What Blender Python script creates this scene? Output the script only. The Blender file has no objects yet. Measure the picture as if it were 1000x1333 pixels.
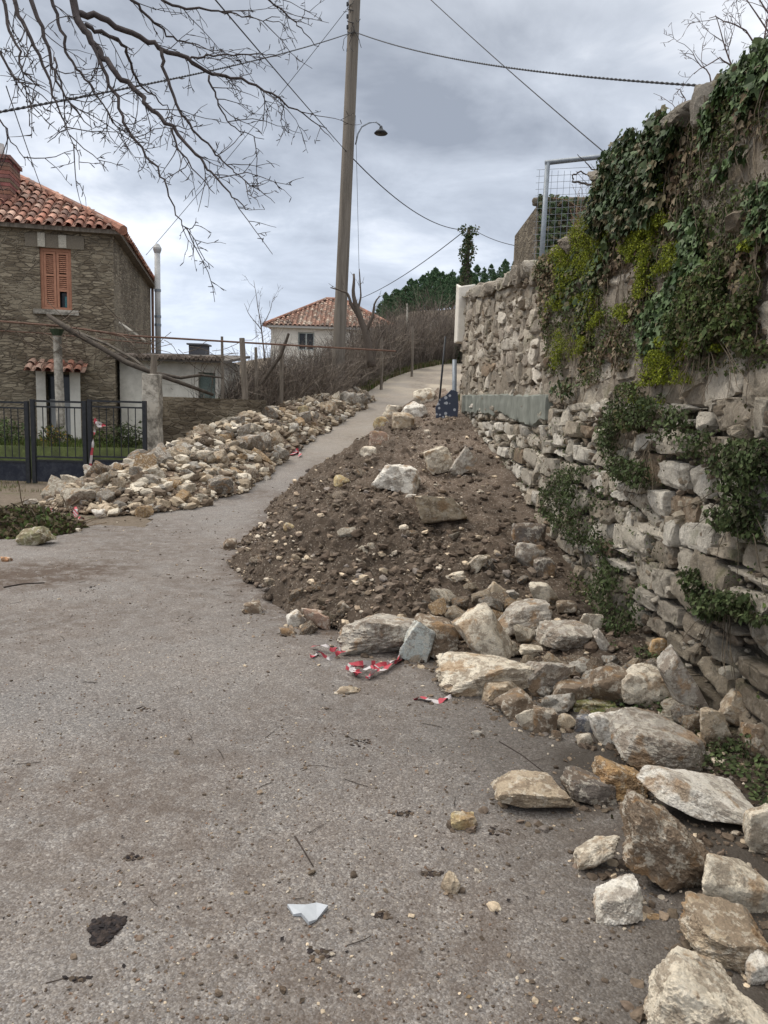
import bpy, bmesh, math, random
import numpy as np
from mathutils import Vector, Matrix, Euler
R = math.radians
rng = np.random.default_rng(7)
random.seed(7)
SC = bpy.context.scene
COL = SC.collection

# ------------------------------------------------------------------ camera
CAMZ = 1.55
PITCH = math.atan(0.1345); ROLL = R(1.7)
Fv = np.array([0, math.cos(PITCH), -math.sin(PITCH)])
U0 = np.array([0, math.sin(PITCH), math.cos(PITCH)]); R0 = np.array([1.0, 0, 0])
RT = R0*math.cos(ROLL) + U0*math.sin(ROLL)
UP = U0*math.cos(ROLL) - R0*math.sin(ROLL)
cam = bpy.data.cameras.new('camera'); camo = bpy.data.objects.new('camera', cam); COL.objects.link(camo)
cam.sensor_fit = 'HORIZONTAL'; cam.sensor_width = 36; cam.lens = 36
cam.clip_start = 0.05; cam.clip_end = 3000
m = Matrix.Identity(4)
for i in range(3):
    m[i][0] = RT[i]; m[i][1] = UP[i]; m[i][2] = -Fv[i]
m[2][3] = CAMZ
camo.matrix_world = m
SC.camera = camo
SC.render.resolution_x = 768; SC.render.resolution_y = 1024
SC.view_settings.view_transform = 'Standard'; SC.view_settings.look = 'None'
SC.view_settings.exposure = 0.12; SC.view_settings.gamma = 1.0
SC.render.engine = 'CYCLES'

# ------------------------------------------------------------------ world (overcast) and sun
SUN_EL, SUN_AZ = R(52), R(-75)      # azimuth measured from +Y towards +X
W = bpy.data.worlds.new('World'); SC.world = W; W.use_nodes = True
nt = W.node_tree; nt.nodes.clear()
def wn(t, **k):
    n = nt.nodes.new(t)
    for a, b in k.items(): setattr(n, a, b)
    return n
tc = wn('ShaderNodeTexCoord')
sky = wn('ShaderNodeTexSky', sky_type='NISHITA', sun_disc=False, sun_elevation=SUN_EL, sun_rotation=SUN_AZ)
sep = wn('ShaderNodeSeparateXYZ'); nt.links.new(tc.outputs['Generated'], sep.inputs[0])
def wmath(op, a, b=None, clamp=False):
    n = wn('ShaderNodeMath', operation=op, use_clamp=clamp)
    for i, v in enumerate((a, b)):
        if v is None: continue
        if isinstance(v, (int, float)): n.inputs[i].default_value = v
        else: nt.links.new(v, n.inputs[i])
    return n.outputs[0]
zc = wmath('MAXIMUM', sep.outputs[2], 0.0)
dz = wmath('ADD', zc, 0.22)
cmb = wn('ShaderNodeCombineXYZ')
nt.links.new(wmath('DIVIDE', sep.outputs[0], dz), cmb.inputs[0])
nt.links.new(wmath('DIVIDE', sep.outputs[1], dz), cmb.inputs[1])
cmb.inputs[2].default_value = 3.7
def wnoise(scale, detail, rough, dist, off):
    mp = wn('ShaderNodeMapping'); mp.inputs['Location'].default_value = off
    nt.links.new(cmb.outputs[0], mp.inputs[0])
    n = wn('ShaderNodeTexNoise'); n.inputs['Scale'].default_value = scale; n.inputs['Detail'].default_value = detail
    n.inputs['Roughness'].default_value = rough; n.inputs['Distortion'].default_value = dist
    nt.links.new(mp.outputs[0], n.inputs['Vector']); return n.outputs['Fac']
n1 = wnoise(0.85, 6, 0.55, 0.25, (0.2, 1.4, 0))
n2 = wnoise(2.6, 7, 0.6, 0.5, (4, 2, 0))
mixn = wmath('ADD', wmath('MULTIPLY', n1, 0.72), wmath('MULTIPLY', n2, 0.28))
cr = wn('ShaderNodeValToRGB'); nt.links.new(mixn, cr.inputs[0])
e = cr.color_ramp.elements
e[0].position = 0.38; e[0].color = (3.3, 3.85, 4.9, 1)
e[1].position = 0.60; e[1].color = (9.6, 10.4, 11.8, 1)
x = e.new(0.5); x.color = (5.9, 6.7, 8.1, 1)
# brighter band towards the horizon, and a brighter vault overhead (overcast luminance rises to the zenith)
hz = wn('ShaderNodeMapRange'); hz.inputs[1].default_value = 0.0; hz.inputs[2].default_value = 0.24
hz.inputs[3].default_value = 1.0; hz.inputs[4].default_value = 0.0; nt.links.new(zc, hz.inputs[0])
lf = wn('ShaderNodeMapRange'); lf.inputs[1].default_value = 0.25; lf.inputs[2].default_value = -0.4
lf.inputs[3].default_value = 0.25; lf.inputs[4].default_value = 1.0; nt.links.new(sep.outputs[0], lf.inputs[0])
hm = wmath('MULTIPLY', hz.outputs[0], lf.outputs[0], True)
mx = wn('ShaderNodeMix', data_type='RGBA'); nt.links.new(wmath('MULTIPLY', hm, 0.75), mx.inputs[0])
nt.links.new(cr.outputs[0], mx.inputs[6]); mx.inputs[7].default_value = (9.8, 10.9, 12.8, 1)
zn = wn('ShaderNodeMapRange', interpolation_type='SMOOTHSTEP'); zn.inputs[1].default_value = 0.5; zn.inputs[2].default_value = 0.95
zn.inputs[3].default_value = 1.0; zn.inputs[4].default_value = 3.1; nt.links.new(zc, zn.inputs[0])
warm = wn('ShaderNodeMix', data_type='RGBA'); nt.links.new(zc, warm.inputs[0]); warm.inputs[6].default_value = (1, 1, 1, 1); warm.inputs[7].default_value = (1.10, .97, .80, 1)
wm2 = wn('ShaderNodeMix', data_type='RGBA', blend_type='MULTIPLY'); wm2.inputs[0].default_value = 1; nt.links.new(mx.outputs[2], wm2.inputs[6]); nt.links.new(warm.outputs[2], wm2.inputs[7])
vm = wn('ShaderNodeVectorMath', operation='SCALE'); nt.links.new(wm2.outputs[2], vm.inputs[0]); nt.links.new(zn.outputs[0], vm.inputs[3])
mx2 = wn('ShaderNodeMix', data_type='RGBA'); mx2.inputs[0].default_value = 0.94
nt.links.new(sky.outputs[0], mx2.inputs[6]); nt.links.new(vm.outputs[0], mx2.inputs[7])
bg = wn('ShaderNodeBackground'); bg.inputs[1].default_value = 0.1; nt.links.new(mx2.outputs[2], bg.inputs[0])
wo = wn('ShaderNodeOutputWorld'); nt.links.new(bg.outputs[0], wo.inputs[0])
sl = bpy.data.lights.new('sun', 'SUN'); so = bpy.data.objects.new('sun', sl); COL.objects.link(so)
sl.energy = 1.5; sl.angle = R(14); sl.color = (1.0, 0.92, 0.80)
sd = Vector((math.sin(SUN_AZ)*math.cos(SUN_EL), math.cos(SUN_AZ)*math.cos(SUN_EL), math.sin(SUN_EL)))
so.rotation_euler = sd.to_track_quat('Z', 'Y').to_euler(); so.location = (0, -5, 30)

# ------------------------------------------------------------------ numeric helpers
def hash3(ix, iy, iz, seed):
    h = (ix.astype(np.int64)*374761393 + iy.astype(np.int64)*668265263 + iz.astype(np.int64)*2147483647 + seed*974634777) & 0xffffffff
    h = ((h ^ (h >> 13)) * 1274126177) & 0xffffffff
    h = ((h ^ (h >> 16)) * 2246822519) & 0xffffffff
    return ((h ^ (h >> 15)) & 0xffffff) / float(0xffffff)*2 - 1
def vnoise(p, seed=0):
    p = np.asarray(p, float); i = np.floor(p).astype(np.int64); f = p - i; f = f*f*f*(f*(f*6-15)+10)
    o = 0
    for dx in (0, 1):
        wx = f[:, 0] if dx else 1-f[:, 0]
        for dy in (0, 1):
            wy = f[:, 1] if dy else 1-f[:, 1]
            for dz_ in (0, 1):
                wz = f[:, 2] if dz_ else 1-f[:, 2]
                o = o + wx*wy*wz*hash3(i[:, 0]+dx, i[:, 1]+dy, i[:, 2]+dz_, seed)
    return o
def fbm(p, oct=4, seed=0, gain=0.5):
    p = np.asarray(p, float); o = 0; a = 1; s = 0
    for k in range(oct):
        o = o + a*vnoise(p*(2.03**k)+k*17.3, seed+k); s += a; a *= gain
    return o/s
def ss(a, b, x):
    t = np.clip((np.asarray(x, float)-a)/(b-a), 0, 1); return t*t*(3-2*t)
def ip(x, pts):
    return np.interp(x, [q[0] for q in pts], [q[1] for q in pts])

# pixel helpers (photograph pixels -> rays); every result gets its own real distance
def ray(px, py):
    d = Fv + RT*(px-500)/1000 - UP*(py-666.5)/1000
    return d
def at(px, py, Y):
    d = ray(px, py); t = Y/d[1]
    return np.array([d[0]*t, Y, CAMZ+d[2]*t])

# ------------------------------------------------------------------ terrain
LANE_C = [(-5, .0), (6, -.6), (9, -1.3), (11, -1.55), (15, -1.25), (20, -.25), (24, .55), (29, 1.5), (33, 2.7), (38, 4.8), (44, 8.5), (60, 20)]
LANE_W = [(9, 1.7), (15, 1.5), (24, 1.55), (40, 1.6)]
def e_lane(Y):
    return ip(Y, [(0, 0), (9.5, 0), (11, .08), (13, .32), (15, .58), (20, 1.25), (24, 1.84), (28, 2.5), (32, 3.1), (36, 3.65), (42, 4.2), (50, 5.0), (60, 6.0)])
def e_left(Y):
    return ip(Y, [(0, 0), (16, 0), (20, .35), (30, 1.6), (40, 2.9), (45, 3.3), (55, 3.7), (80, 3.7), (200, 0), (500, -20)])
def smooth_arr(f, Y, w=.8):
    return (f(Y-w)+2*f(Y)+f(Y+w))/4
def gz(X, Y):
    X = np.atleast_1d(np.asarray(X, float)); Y = np.atleast_1d(np.asarray(Y, float))
    el = smooth_arr(e_lane, Y); ef = smooth_arr(e_left, Y)
    xl = ip(Y, LANE_C)-ip(Y, LANE_W)
    t = ss(0, 1, (xl-.6-X)/(1.6+Y*.05))
    z = el*(1-t)+ef*t
    s = ss(-24, 4, X)*(1+np.clip(X, -10, 60)/90)
    rise = ip(Y, [(45, 0), (60, 2.0), (90, 9), (120, 13.0), (135, 14.5), (160, 12), (220, 0), (600, -25)])
    z = z + s*rise*ss(45, 60, Y)
    return z
# soil mound on the right, against the wall
XLm = [(4.6, .5), (5, -.25), (5.6, -.85), (6.3, -1.2), (7.2, -1.5), (9, -1.62), (11, -1.62), (13, -1.25), (16, -.65), (20, .15), (23, .9)]
HM = [(4.4, 0), (5.2, .14), (6, .3), (7, .52), (8, .72), (9, .9), (10.5, 1.08), (12, 1.26), (14, 1.38), (16, 1.42), (18, 1.45), (20, 1.5)]
def mound(X, Y):
    X = np.atleast_1d(np.asarray(X, float)); Y = np.atleast_1d(np.asarray(Y, float))
    w = .12*vnoise(np.stack([X*0, Y*1.5, X*0], 1), 5)+.05*vnoise(np.stack([X*0, Y*5, X*0], 1), 6)
    xl = ip(Y, XLm)+w
    a = .78*(X-xl)
    h = ip(Y, HM) + .10*(ss(.2, 1.4, X))*ss(7, 10, Y)
    k = .12
    hh = -k*np.log(np.exp(-np.clip(a, -1, 5)/k)+np.exp(-h/k))
    front = ss(4.3, 5.2, Y + .25*vnoise(np.stack([X*2, Y*0, X*0], 1), 8))
    z = hh*front
    # debris apron at the wall foot nearer the camera
    ap = .16*ss(.5, 1.3, X-.9+.35*(Y-3))*ss(1.0, 2.5, Y)*(1-ss(5, 6.5, Y))
    z = np.maximum(z, ap)
    return z
def rubble(X, Y):      # long heap on the left of the lane
    X = np.atleast_1d(np.asarray(X, float)); Y = np.atleast_1d(np.asarray(Y, float))
    pts = [(-4.35, 12.0, .6, .28), (-3.75, 11.4, .95, .40), (-3.45, 12.3, 1.0, .58), (-3.15, 13.2, .9, .72), (-2.95, 14.4, .8, .80), (-2.75, 15.6, .75, .80), (-2.5, 16.8, .72, .76), (-2.25, 18, .7, .72), (-2.0, 19.3, .68, .64), (-1.75, 20.6, .66, .56), (-1.4, 22, .64, .48), (-1.1, 23.4, .55, .38)]
    z = np.zeros_like(X)
    for (a, b, r, h) in pts:
        d = np.sqrt((X-a)**2+(Y-b)**2)/(r*1.35)
        z = np.maximum(z, h*(1-np.clip(d, 0, 1)**1.5))
    return z
def surf(X, Y):
    return gz(X, Y)+np.maximum(mound(X, Y), rubble(X, Y))
def hit(px, py, fn=None):
    fn = fn or surf
    d = ray(px, py); Ys = np.arange(1.2, 60, .02)
    t = Ys/d[1]; Xs = d[0]*t; Zs = CAMZ+d[2]*t
    g = fn(Xs, Ys); idx = np.argmax(Zs <= g)
    if Zs[idx] > g[idx]: idx = len(Ys)-1
    return np.array([Xs[idx], Ys[idx], g[idx]])
# the retaining wall's plane: X = WX(Y)
def WX(Y): return 1.90-.06*np.asarray(Y, float)
WDIR = np.array([-.06, 1, 0])/math.hypot(.06, 1); WN = np.array([-1, -.06, 0])/math.hypot(1, .06)  # normal to camera side
def wallhit(px, py, off=0.0):
    d = ray(px, py)      # X = 1.9 -.06Y - off
    t = (1.90-off)/(d[0]+.06*d[1])
    return np.array([d[0]*t, d[1]*t, CAMZ+d[2]*t])

# ------------------------------------------------------------------ mesh builder
def wloc(o):
    v = Vector((0, 0, 0))
    while o is not None:
        v = v+Vector(o.location); o = o.parent
    return np.array(v)
class MB:
    def __init__(s): s.V = []; s.F = []; s.C = []; s.n = 0
    def add(s, V, Fs, col=None):
        V = np.asarray(V, float).reshape(-1, 3)
        if not isinstance(Fs, (list, tuple)) or (len(Fs) and not isinstance(Fs[0], np.ndarray)):
            g = {}
            for f in Fs: g.setdefault(len(f), []).append(f)
            Fs = [np.array(v) for v in g.values()]
        for f in Fs:
            if len(f): s.F.append(np.asarray(f, np.int64)+s.n)
        s.V.append(V)
        c = np.ones((len(V), 3)) if col is None else np.broadcast_to(np.asarray(col, float), (len(V), 3))
        s.C.append(c); s.n += len(V)
        return s
    def box(s, p0, p1, col=None, M=None):
        (a, b, c), (d, e_, f) = p0, p1
        V = np.array([[a,b,c],[d,b,c],[d,e_,c],[a,e_,c],[a,b,f],[d,b,f],[d,e_,f],[a,e_,f]], float)
        if M is not None: V = M(V)
        return s.add(V, [np.array([[0,3,2,1],[4,5,6,7],[0,1,5,4],[1,2,6,5],[2,3,7,6],[3,0,4,7]])], col)
    def tube(s, P, r, n=6, col=None, cap=True):
        P = np.asarray(P, float); N = len(P); r = np.broadcast_to(np.asarray(r, float), (N,))
        T = np.gradient(P, axis=0); T /= np.linalg.norm(T, axis=1)[:, None]+1e-9
        a = np.array([0, 0, 1.0]) if abs(T[0, 2]) < .9 else np.array([1.0, 0, 0])
        A = np.cross(T, a); A /= np.linalg.norm(A, axis=1)[:, None]+1e-9; B = np.cross(T, A)
        th = np.arange(n)*2*math.pi/n
        V = P[:, None, :]+r[:, None, None]*(A[:, None, :]*np.cos(th)[None, :, None]+B[:, None, :]*np.sin(th)[None, :, None])
        i = np.arange(N-1)[:, None]*n; j = np.arange(n)[None, :]; k = (j+1) % n
        Fq = np.stack([i+j, i+k, i+n+k, i+n+j], -1).reshape(-1, 4)
        Fs = [Fq]
        V = V.reshape(-1, 3)
        if cap and n > 3:
            V = np.vstack([V, P[0], P[-1]]); c0 = N*n
            t0 = np.stack([np.full(n, c0), (np.arange(n)+1) % n, np.arange(n)], -1)
            t1 = np.stack([np.full(n, c0+1), (N-1)*n+np.arange(n), (N-1)*n+(np.arange(n)+1) % n], -1)
            Fs.append(np.vstack([t0, t1]))
        return s.add(V, Fs, col)
    def build(s, name, mat, parent=None, smooth=False, origin=None, sharp=None):
        me = bpy.data.meshes.new(name)
        V = np.vstack(s.V) if s.V else np.zeros((0, 3)); C = np.vstack(s.C)
        base = np.zeros(3)
        if parent is not None: base = wloc(parent)
        elif origin is not None: base = np.asarray(origin, float)
        V = V-base
        lens = np.concatenate([np.full(len(f), f.shape[1]) for f in s.F]); loops = np.concatenate([f.ravel() for f in s.F])
        me.vertices.add(len(V)); me.vertices.foreach_set('co', V.astype(np.float32).ravel())
        me.loops.add(len(loops)); me.loops.foreach_set('vertex_index', loops.astype(np.int32))
        me.polygons.add(len(lens)); st = np.concatenate([[0], np.cumsum(lens)[:-1]])
        me.polygons.foreach_set('loop_start', st.astype(np.int32)); me.polygons.foreach_set('loop_total', lens.astype(np.int32))
        me.update(calc_edges=True)
        ca = me.color_attributes.new('Col', 'FLOAT_COLOR', 'POINT')
        ca.data.foreach_set('color', np.hstack([C, np.ones((len(C), 1))]).astype(np.float32).ravel())
        me.polygons.foreach_set('use_smooth', np.full(len(lens), smooth))
        if sharp is not None:
            me.set_sharp_from_angle(angle=R(sharp))
        me.materials.append(mat)
        o = bpy.data.objects.new(name, me); COL.objects.link(o)
        if parent is not None: o.parent = parent
        elif origin is not None: o.location = base
        return o
def tag(o, label=None, cat=None, group=None, kind=None):
    if label: o['label'] = label
    if cat: o['category'] = cat
    if group: o['group'] = group
    if kind: o['kind'] = kind
    return o
def thing(name, loc, label, cat, group=None):
    o = bpy.data.objects.new(name, None); COL.objects.link(o); o.location = tuple(float(v) for v in loc)
    o.empty_display_size = .2
    return tag(o, label, cat, group)
def grid_faces(nu, nv):
    i = np.arange(nu-1)[:, None]; j = np.arange(nv-1)[None, :]
    a = i*nv+j
    return np.stack([a, a+nv, a+nv+1, a+1], -1).reshape(-1, 4)

# ------------------------------------------------------------------ materials
def mat(name):
    m_ = bpy.data.materials.new(name); m_.use_nodes = True; t = m_.node_tree; t.nodes.clear()
    return m_, t
class NB:
    def __init__(s, name):
        s.m, s.t = mat(name)
        s.b = s.n('ShaderNodeBsdfPrincipled'); o = s.n('ShaderNodeOutputMaterial'); s.l(s.b.outputs[0], o.inputs[0])
        s.b.inputs['Specular IOR Level'].default_value = .3
        s.tc = s.n('ShaderNodeTexCoord')
    def n(s, t_, **k):
        n = s.t.nodes.new(t_)
        for a, b in k.items(): setattr(n, a, b)
        return n
    def l(s, a, b): s.t.links.new(a, b)
    def vec(s, src='Object', scale=(1, 1, 1), rot=(0, 0, 0), loc=(0, 0, 0)):
        mp = s.n('ShaderNodeMapping'); mp.inputs['Scale'].default_value = scale; mp.inputs['Rotation'].default_value = rot; mp.inputs['Location'].default_value = loc
        s.l(s.tc.outputs[src], mp.inputs[0]); return mp.outputs[0]
    def noise(s, scale, detail=4, rough=.55, dist=0, v=None, out='Fac'):
        n = s.n('ShaderNodeTexNoise'); n.inputs['Scale'].default_value = scale; n.inputs['Detail'].default_value = detail
        n.inputs['Roughness'].default_value = rough; n.inputs['Distortion'].default_value = dist
        s.l(v if v is not None else s.tc.outputs['Object'], n.inputs['Vector']); return n.outputs[out]
    def voro(s, scale, feature='F1', v=None, out='Distance', rand=1.0):
        n = s.n('ShaderNodeTexVoronoi', feature=feature); n.inputs['Scale'].default_value = scale; n.inputs['Randomness'].default_value = rand
        s.l(v if v is not None else s.tc.outputs['Object'], n.inputs['Vector']); return n.outputs[out]
    def ramp(s, fac, stops, interp='LINEAR'):
        n = s.n('ShaderNodeValToRGB'); s.l(fac, n.inputs[0]); n.color_ramp.interpolation = interp
        el = n.color_ramp.elements
        while len(el) < len(stops): el.new(.5)
        for q, (p, c) in zip(el, stops):
            q.position = p; q.color = (c, c, c, 1) if isinstance(c, (int, float)) else (*c, 1)
        return n.outputs[0]
    def mix(s, fac, a, b, mode='MIX'):
        n = s.n('ShaderNodeMix', data_type='RGBA', blend_type=mode)
        for i, v in ((0, fac), (6, a), (7, b)):
            if isinstance(v, (int, float)): n.inputs[i].default_value = v
            elif isinstance(v, tuple): n.inputs[i].default_value = (*v, 1) if len(v) == 3 else v
            else: s.l(v, n.inputs[i])
        return n.outputs[2]
    def math(s, op, a, b=0.0, clamp=False):
        n = s.n('ShaderNodeMath', operation=op, use_clamp=clamp)
        for i, v in ((0, a), (1, b)):
            if isinstance(v, (int, float)): n.inputs[i].default_value = v
            else: s.l(v, n.inputs[i])
        return n.outputs[0]
    def attr(s, nm='Col', out='Color'):
        n = s.n('ShaderNodeAttribute', attribute_name=nm); return n.outputs[out]
    def bump(s, h, dist=.01, strength=1.0, prev=None):
        n = s.n('ShaderNodeBump'); n.inputs['Distance'].default_value = dist; n.inputs['Strength'].default_value = strength
        s.l(h, n.inputs['Height'])
        if prev is not None: s.l(prev, n.inputs['Normal'])
        return n.outputs[0]
    def fin(s, col, rough=.85, normal=None, metal=0):
        if isinstance(col, tuple): s.b.inputs['Base Color'].default_value = (*col, 1)
        else: s.l(col, s.b.inputs['Base Color'])
        if isinstance(rough, (int, float)): s.b.inputs['Roughness'].default_value = rough
        else: s.l(rough, s.b.inputs['Roughness'])
        s.b.inputs['Metallic'].default_value = metal
        if normal is not None: s.l(normal, s.b.inputs['Normal'])
        return s.m

def m_asphalt():
    b = NB('asphalt')
    big = b.noise(.45, 5, .6, .6); mid = b.noise(2.6, 5, .65, .3); fine = b.noise(60, 3, .7)
    base = b.ramp(big, [(.3, (.155, .132, .112)), (.5, (.19, .165, .142)), (.7, (.222, .185, .152))])
    base = b.mix(b.ramp(mid, [(.40, 0.), (.66, .75)]), base, (.20, .145, .105))
    vc = b.voro(105, 'F1', out='Color'); vd = b.voro(105, 'F1')
    sepn = b.n('ShaderNodeSeparateColor'); b.l(vc, sepn.inputs[0])
    agg = b.ramp(sepn.outputs[0], [(.0, (.07, .062, .058)), (.35, (.14, .122, .106)), (.62, (.21, .185, .16)), (.88, (.32, .285, .245)), (1., (.55, .50, .44))])
    col = b.mix(.55, base, agg)
    vc2 = b.voro(230, 'F1', out='Color'); sp2 = b.n('ShaderNodeSeparateColor'); b.l(vc2, sp2.inputs[0])
    col = b.mix(.34, col, b.ramp(sp2.outputs[1], [(.0, .06), (.6, .2), (1., .5)]))
    d = b.attr('Col'); sc = b.n('ShaderNodeSeparateColor'); b.l(d, sc.inputs[0])
    # red channel: soil ground into the surface; green channel: damp dark; blue: pale dusty concrete patch
    nz = b.math('ADD', b.noise(7, 6, .7, .4), b.math('MULTIPLY', b.noise(45, 3, .7), .35))
    soil = b.math('MULTIPLY', sc.outputs[0], b.ramp(nz, [(.48, 0.), (.78, 1.)]), True)
    col = b.mix(soil, col, (.082, .058, .042))
    damp = b.math('MULTIPLY', sc.outputs[1], b.ramp(nz, [(.38, .3), (.62, 1.)]), True)
    col = b.mix(b.math('MULTIPLY', damp, .92, True), col, (.050, .041, .032))
    pale = b.math('MULTIPLY', sc.outputs[2], .8, True)
    col = b.mix(pale, col, b.mix(mid, (.32, .275, .215), (.46, .39, .29)))
    hgt = b.math('ADD', b.math('MULTIPLY', vd, -1.0), b.math('MULTIPLY', fine, .6))
    nrm = b.bump(hgt, .004, .8)
    nrm = b.bump(mid, .02, .5, nrm)
    return b.fin(col, .8, nrm)
def m_soil(name='soil', tint=(1, 1, 1), scale=1.0):
    b = NB(name)
    a = b.noise(2.2*scale, 6, .65, .4); f = b.noise(24*scale, 6, .75); g = b.noise(90*scale, 4, .7)
    col = b.ramp(a, [(.3, (.066, .047, .033)), (.5, (.105, .077, .055)), (.72, (.17, .13, .098))])
    col = b.mix(b.ramp(f, [(.45, 0.), (.7, .8)]), col, (.185, .14, .104))
    vc = b.voro(95*scale, out='Color'); sc = b.n('ShaderNodeSeparateColor'); b.l(vc, sc.inputs[0])
    col = b.mix(b.ramp(sc.outputs[0], [(.90, 0.), (.93, .65)]), col, (.36, .31, .25))
    col = b.mix(1.0, col, b.attr(), 'MULTIPLY')
    h = b.math('ADD', f, b.math('MULTIPLY', g, .5))
    n = b.bump(h, .035, 1.0)
    return b.fin(col, .95, n)
def m_rock(k=1.0, nm='limestone'):
    b = NB(nm)
    oi = b.n('ShaderNodeObjectInfo')
    vm_ = b.n('ShaderNodeVectorMath', operation='ADD'); b.l(b.tc.outputs['Object'], vm_.inputs[0])
    mm = b.n('ShaderNodeMath', operation='MULTIPLY'); b.l(oi.outputs['Random'], mm.inputs[0]); mm.inputs[1].default_value = 37.0
    cb = b.n('ShaderNodeCombineXYZ'); b.l(mm.outputs[0], cb.inputs[0]); b.l(mm.outputs[0], cb.inputs[1]); b.l(cb.outputs[0], vm_.inputs[1])
    vs_ = b.n('ShaderNodeVectorMath', operation='SCALE'); b.l(vm_.outputs[0], vs_.inputs[0]); vs_.inputs[3].default_value = k; v = vs_.outputs[0]
    base = oi.outputs['Color']
    n1 = b.noise(3.2, 10, .7, .3, v); n2 = b.noise(6, 10, .72, .3, v); n3 = b.noise(34, 5, .7, 0, v); n4 = b.noise(2.0, 4, .55, .3, b_off(b, v, 9))
    col = b.mix(b.ramp(n1, [(.48, 0.), (.53, .85)]), base, b.mix(.68, base, (.19, .135, .09)))
    col = b.mix(b.ramp(n2, [(.52, 0.), (.56, .8)]), col, b.mix(.65, base, (.72, .66, .55)))
    col = b.mix(b.ramp(n4, [(.57, 0.), (.63, .6)]), col, (.36, .215, .10))
    col = b.mix(b.ramp(b.noise(5.5, 7, .7, 1., b_off(b, v, 21)), [(.58, 0.), (.66, .6)]), col, (.13, .12, .10))
    col = b.mix(.55, col, b.ramp(n3, [(.25, .42), (.5, .86), (.75, 1.25)]), 'MULTIPLY')
    pit = b.voro(22, v=v)
    h = b.math('ADD', b.math('MULTIPLY', n2, 1.2), b.math('ADD', b.math('MULTIPLY', n3, .7), b.math('MULTIPLY', pit, .35)))
    n = b.bump(h, .022 if k < 2 else .010, .9)
    n = b.bump(b.noise(120 if k < 2 else 40, 3, .7, 0, v), .004, .8, n)
    return b.fin(col, .9, n)
def b_off(b, v, o):
    q = b.n('ShaderNodeVectorMath', operation='ADD'); b.l(v, q.inputs[0]); q.inputs[1].default_value = (o, o*1.7, -o); return q.outputs[0]
def m_wallstone():
    b = NB('wall_stone')
    base = b.attr()
    n1 = b.noise(4.5, 6, .65, .5); n2 = b.noise(16, 7, .7, .6); n3 = b.noise(60, 5, .75); n5 = b.noise(6, 6, .7, 1.2, b.vec(loc=(5, 3, 1)))
    col = b.mix(b.ramp(n1, [(.45, 0.), (.68, .55)]), base, b.mix(.6, base, (.10, .078, .052)))
    col = b.mix(b.ramp(n2, [(.52, 0.), (.62, .55)]), col, b.mix(.5, base, (.48, .43, .36)))
    col = b.mix(b.ramp(n5, [(.55, 0.), (.64, .6)]), col, (.085, .073, .052))
    col = b.mix(b.ramp(b.noise(3.4, 5, .6, .8, b.vec(loc=(1, 8, 4))), [(.60, 0.), (.70, .5)]), col, (.11, .12, .04))
    col = b.mix(.6, col, b.ramp(n3, [(.25, .35), (.5, .85), (.75, 1.3)]), 'MULTIPLY')
    h = b.math('ADD', n2, b.math('MULTIPLY', n3, .8))
    n = b.bump(h, .018, 1.0)
    return b.fin(col, .93, n)
def m_simple(name, c1, c2, scale=8, rough=.8, bump=.004, metal=0, stretch=(1, 1, 1), detail=6, lo=.35, hi=.65, bs=None):
    b = NB(name); v = b.vec(scale=stretch)
    n1 = b.noise(scale, detail, .65, .3, v); n2 = b.noise(scale*5, 4, .7, 0, v)
    f = b.math('ADD', b.math('MULTIPLY', n1, .7), b.math('MULTIPLY', n2, .3))
    col = b.ramp(f, [(lo, c1), (hi, c2)])
    return b.fin(col, rough, b.bump(f, bump, .8), metal)
def m_attr(name, rough=.7, var=.35, scale=12, bump=.003, spec=.3, trans=0):
    b = NB(name); n1 = b.noise(scale, 4, .6)
    col = b.mix(1.0, b.attr(), b.ramp(n1, [(.3, 1-var), (.7, 1+var)]), 'MULTIPLY')
    b.b.inputs['Specular IOR Level'].default_value = spec
    m_ = b.fin(col, rough, b.bump(n1, bump, .6))
    if trans:
        tr = b.n('ShaderNodeBsdfTranslucent'); b.l(col, tr.inputs[0]); ms = b.n('ShaderNodeMixShader'); ms.inputs[0].default_value = trans
        o = [q for q in b.t.nodes if q.type == 'OUTPUT_MATERIAL'][0]
        b.l(b.b.outputs[0], ms.inputs[1]); b.l(tr.outputs[0], ms.inputs[2]); b.l(ms.outputs[0], o.inputs[0])
    return m_
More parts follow.
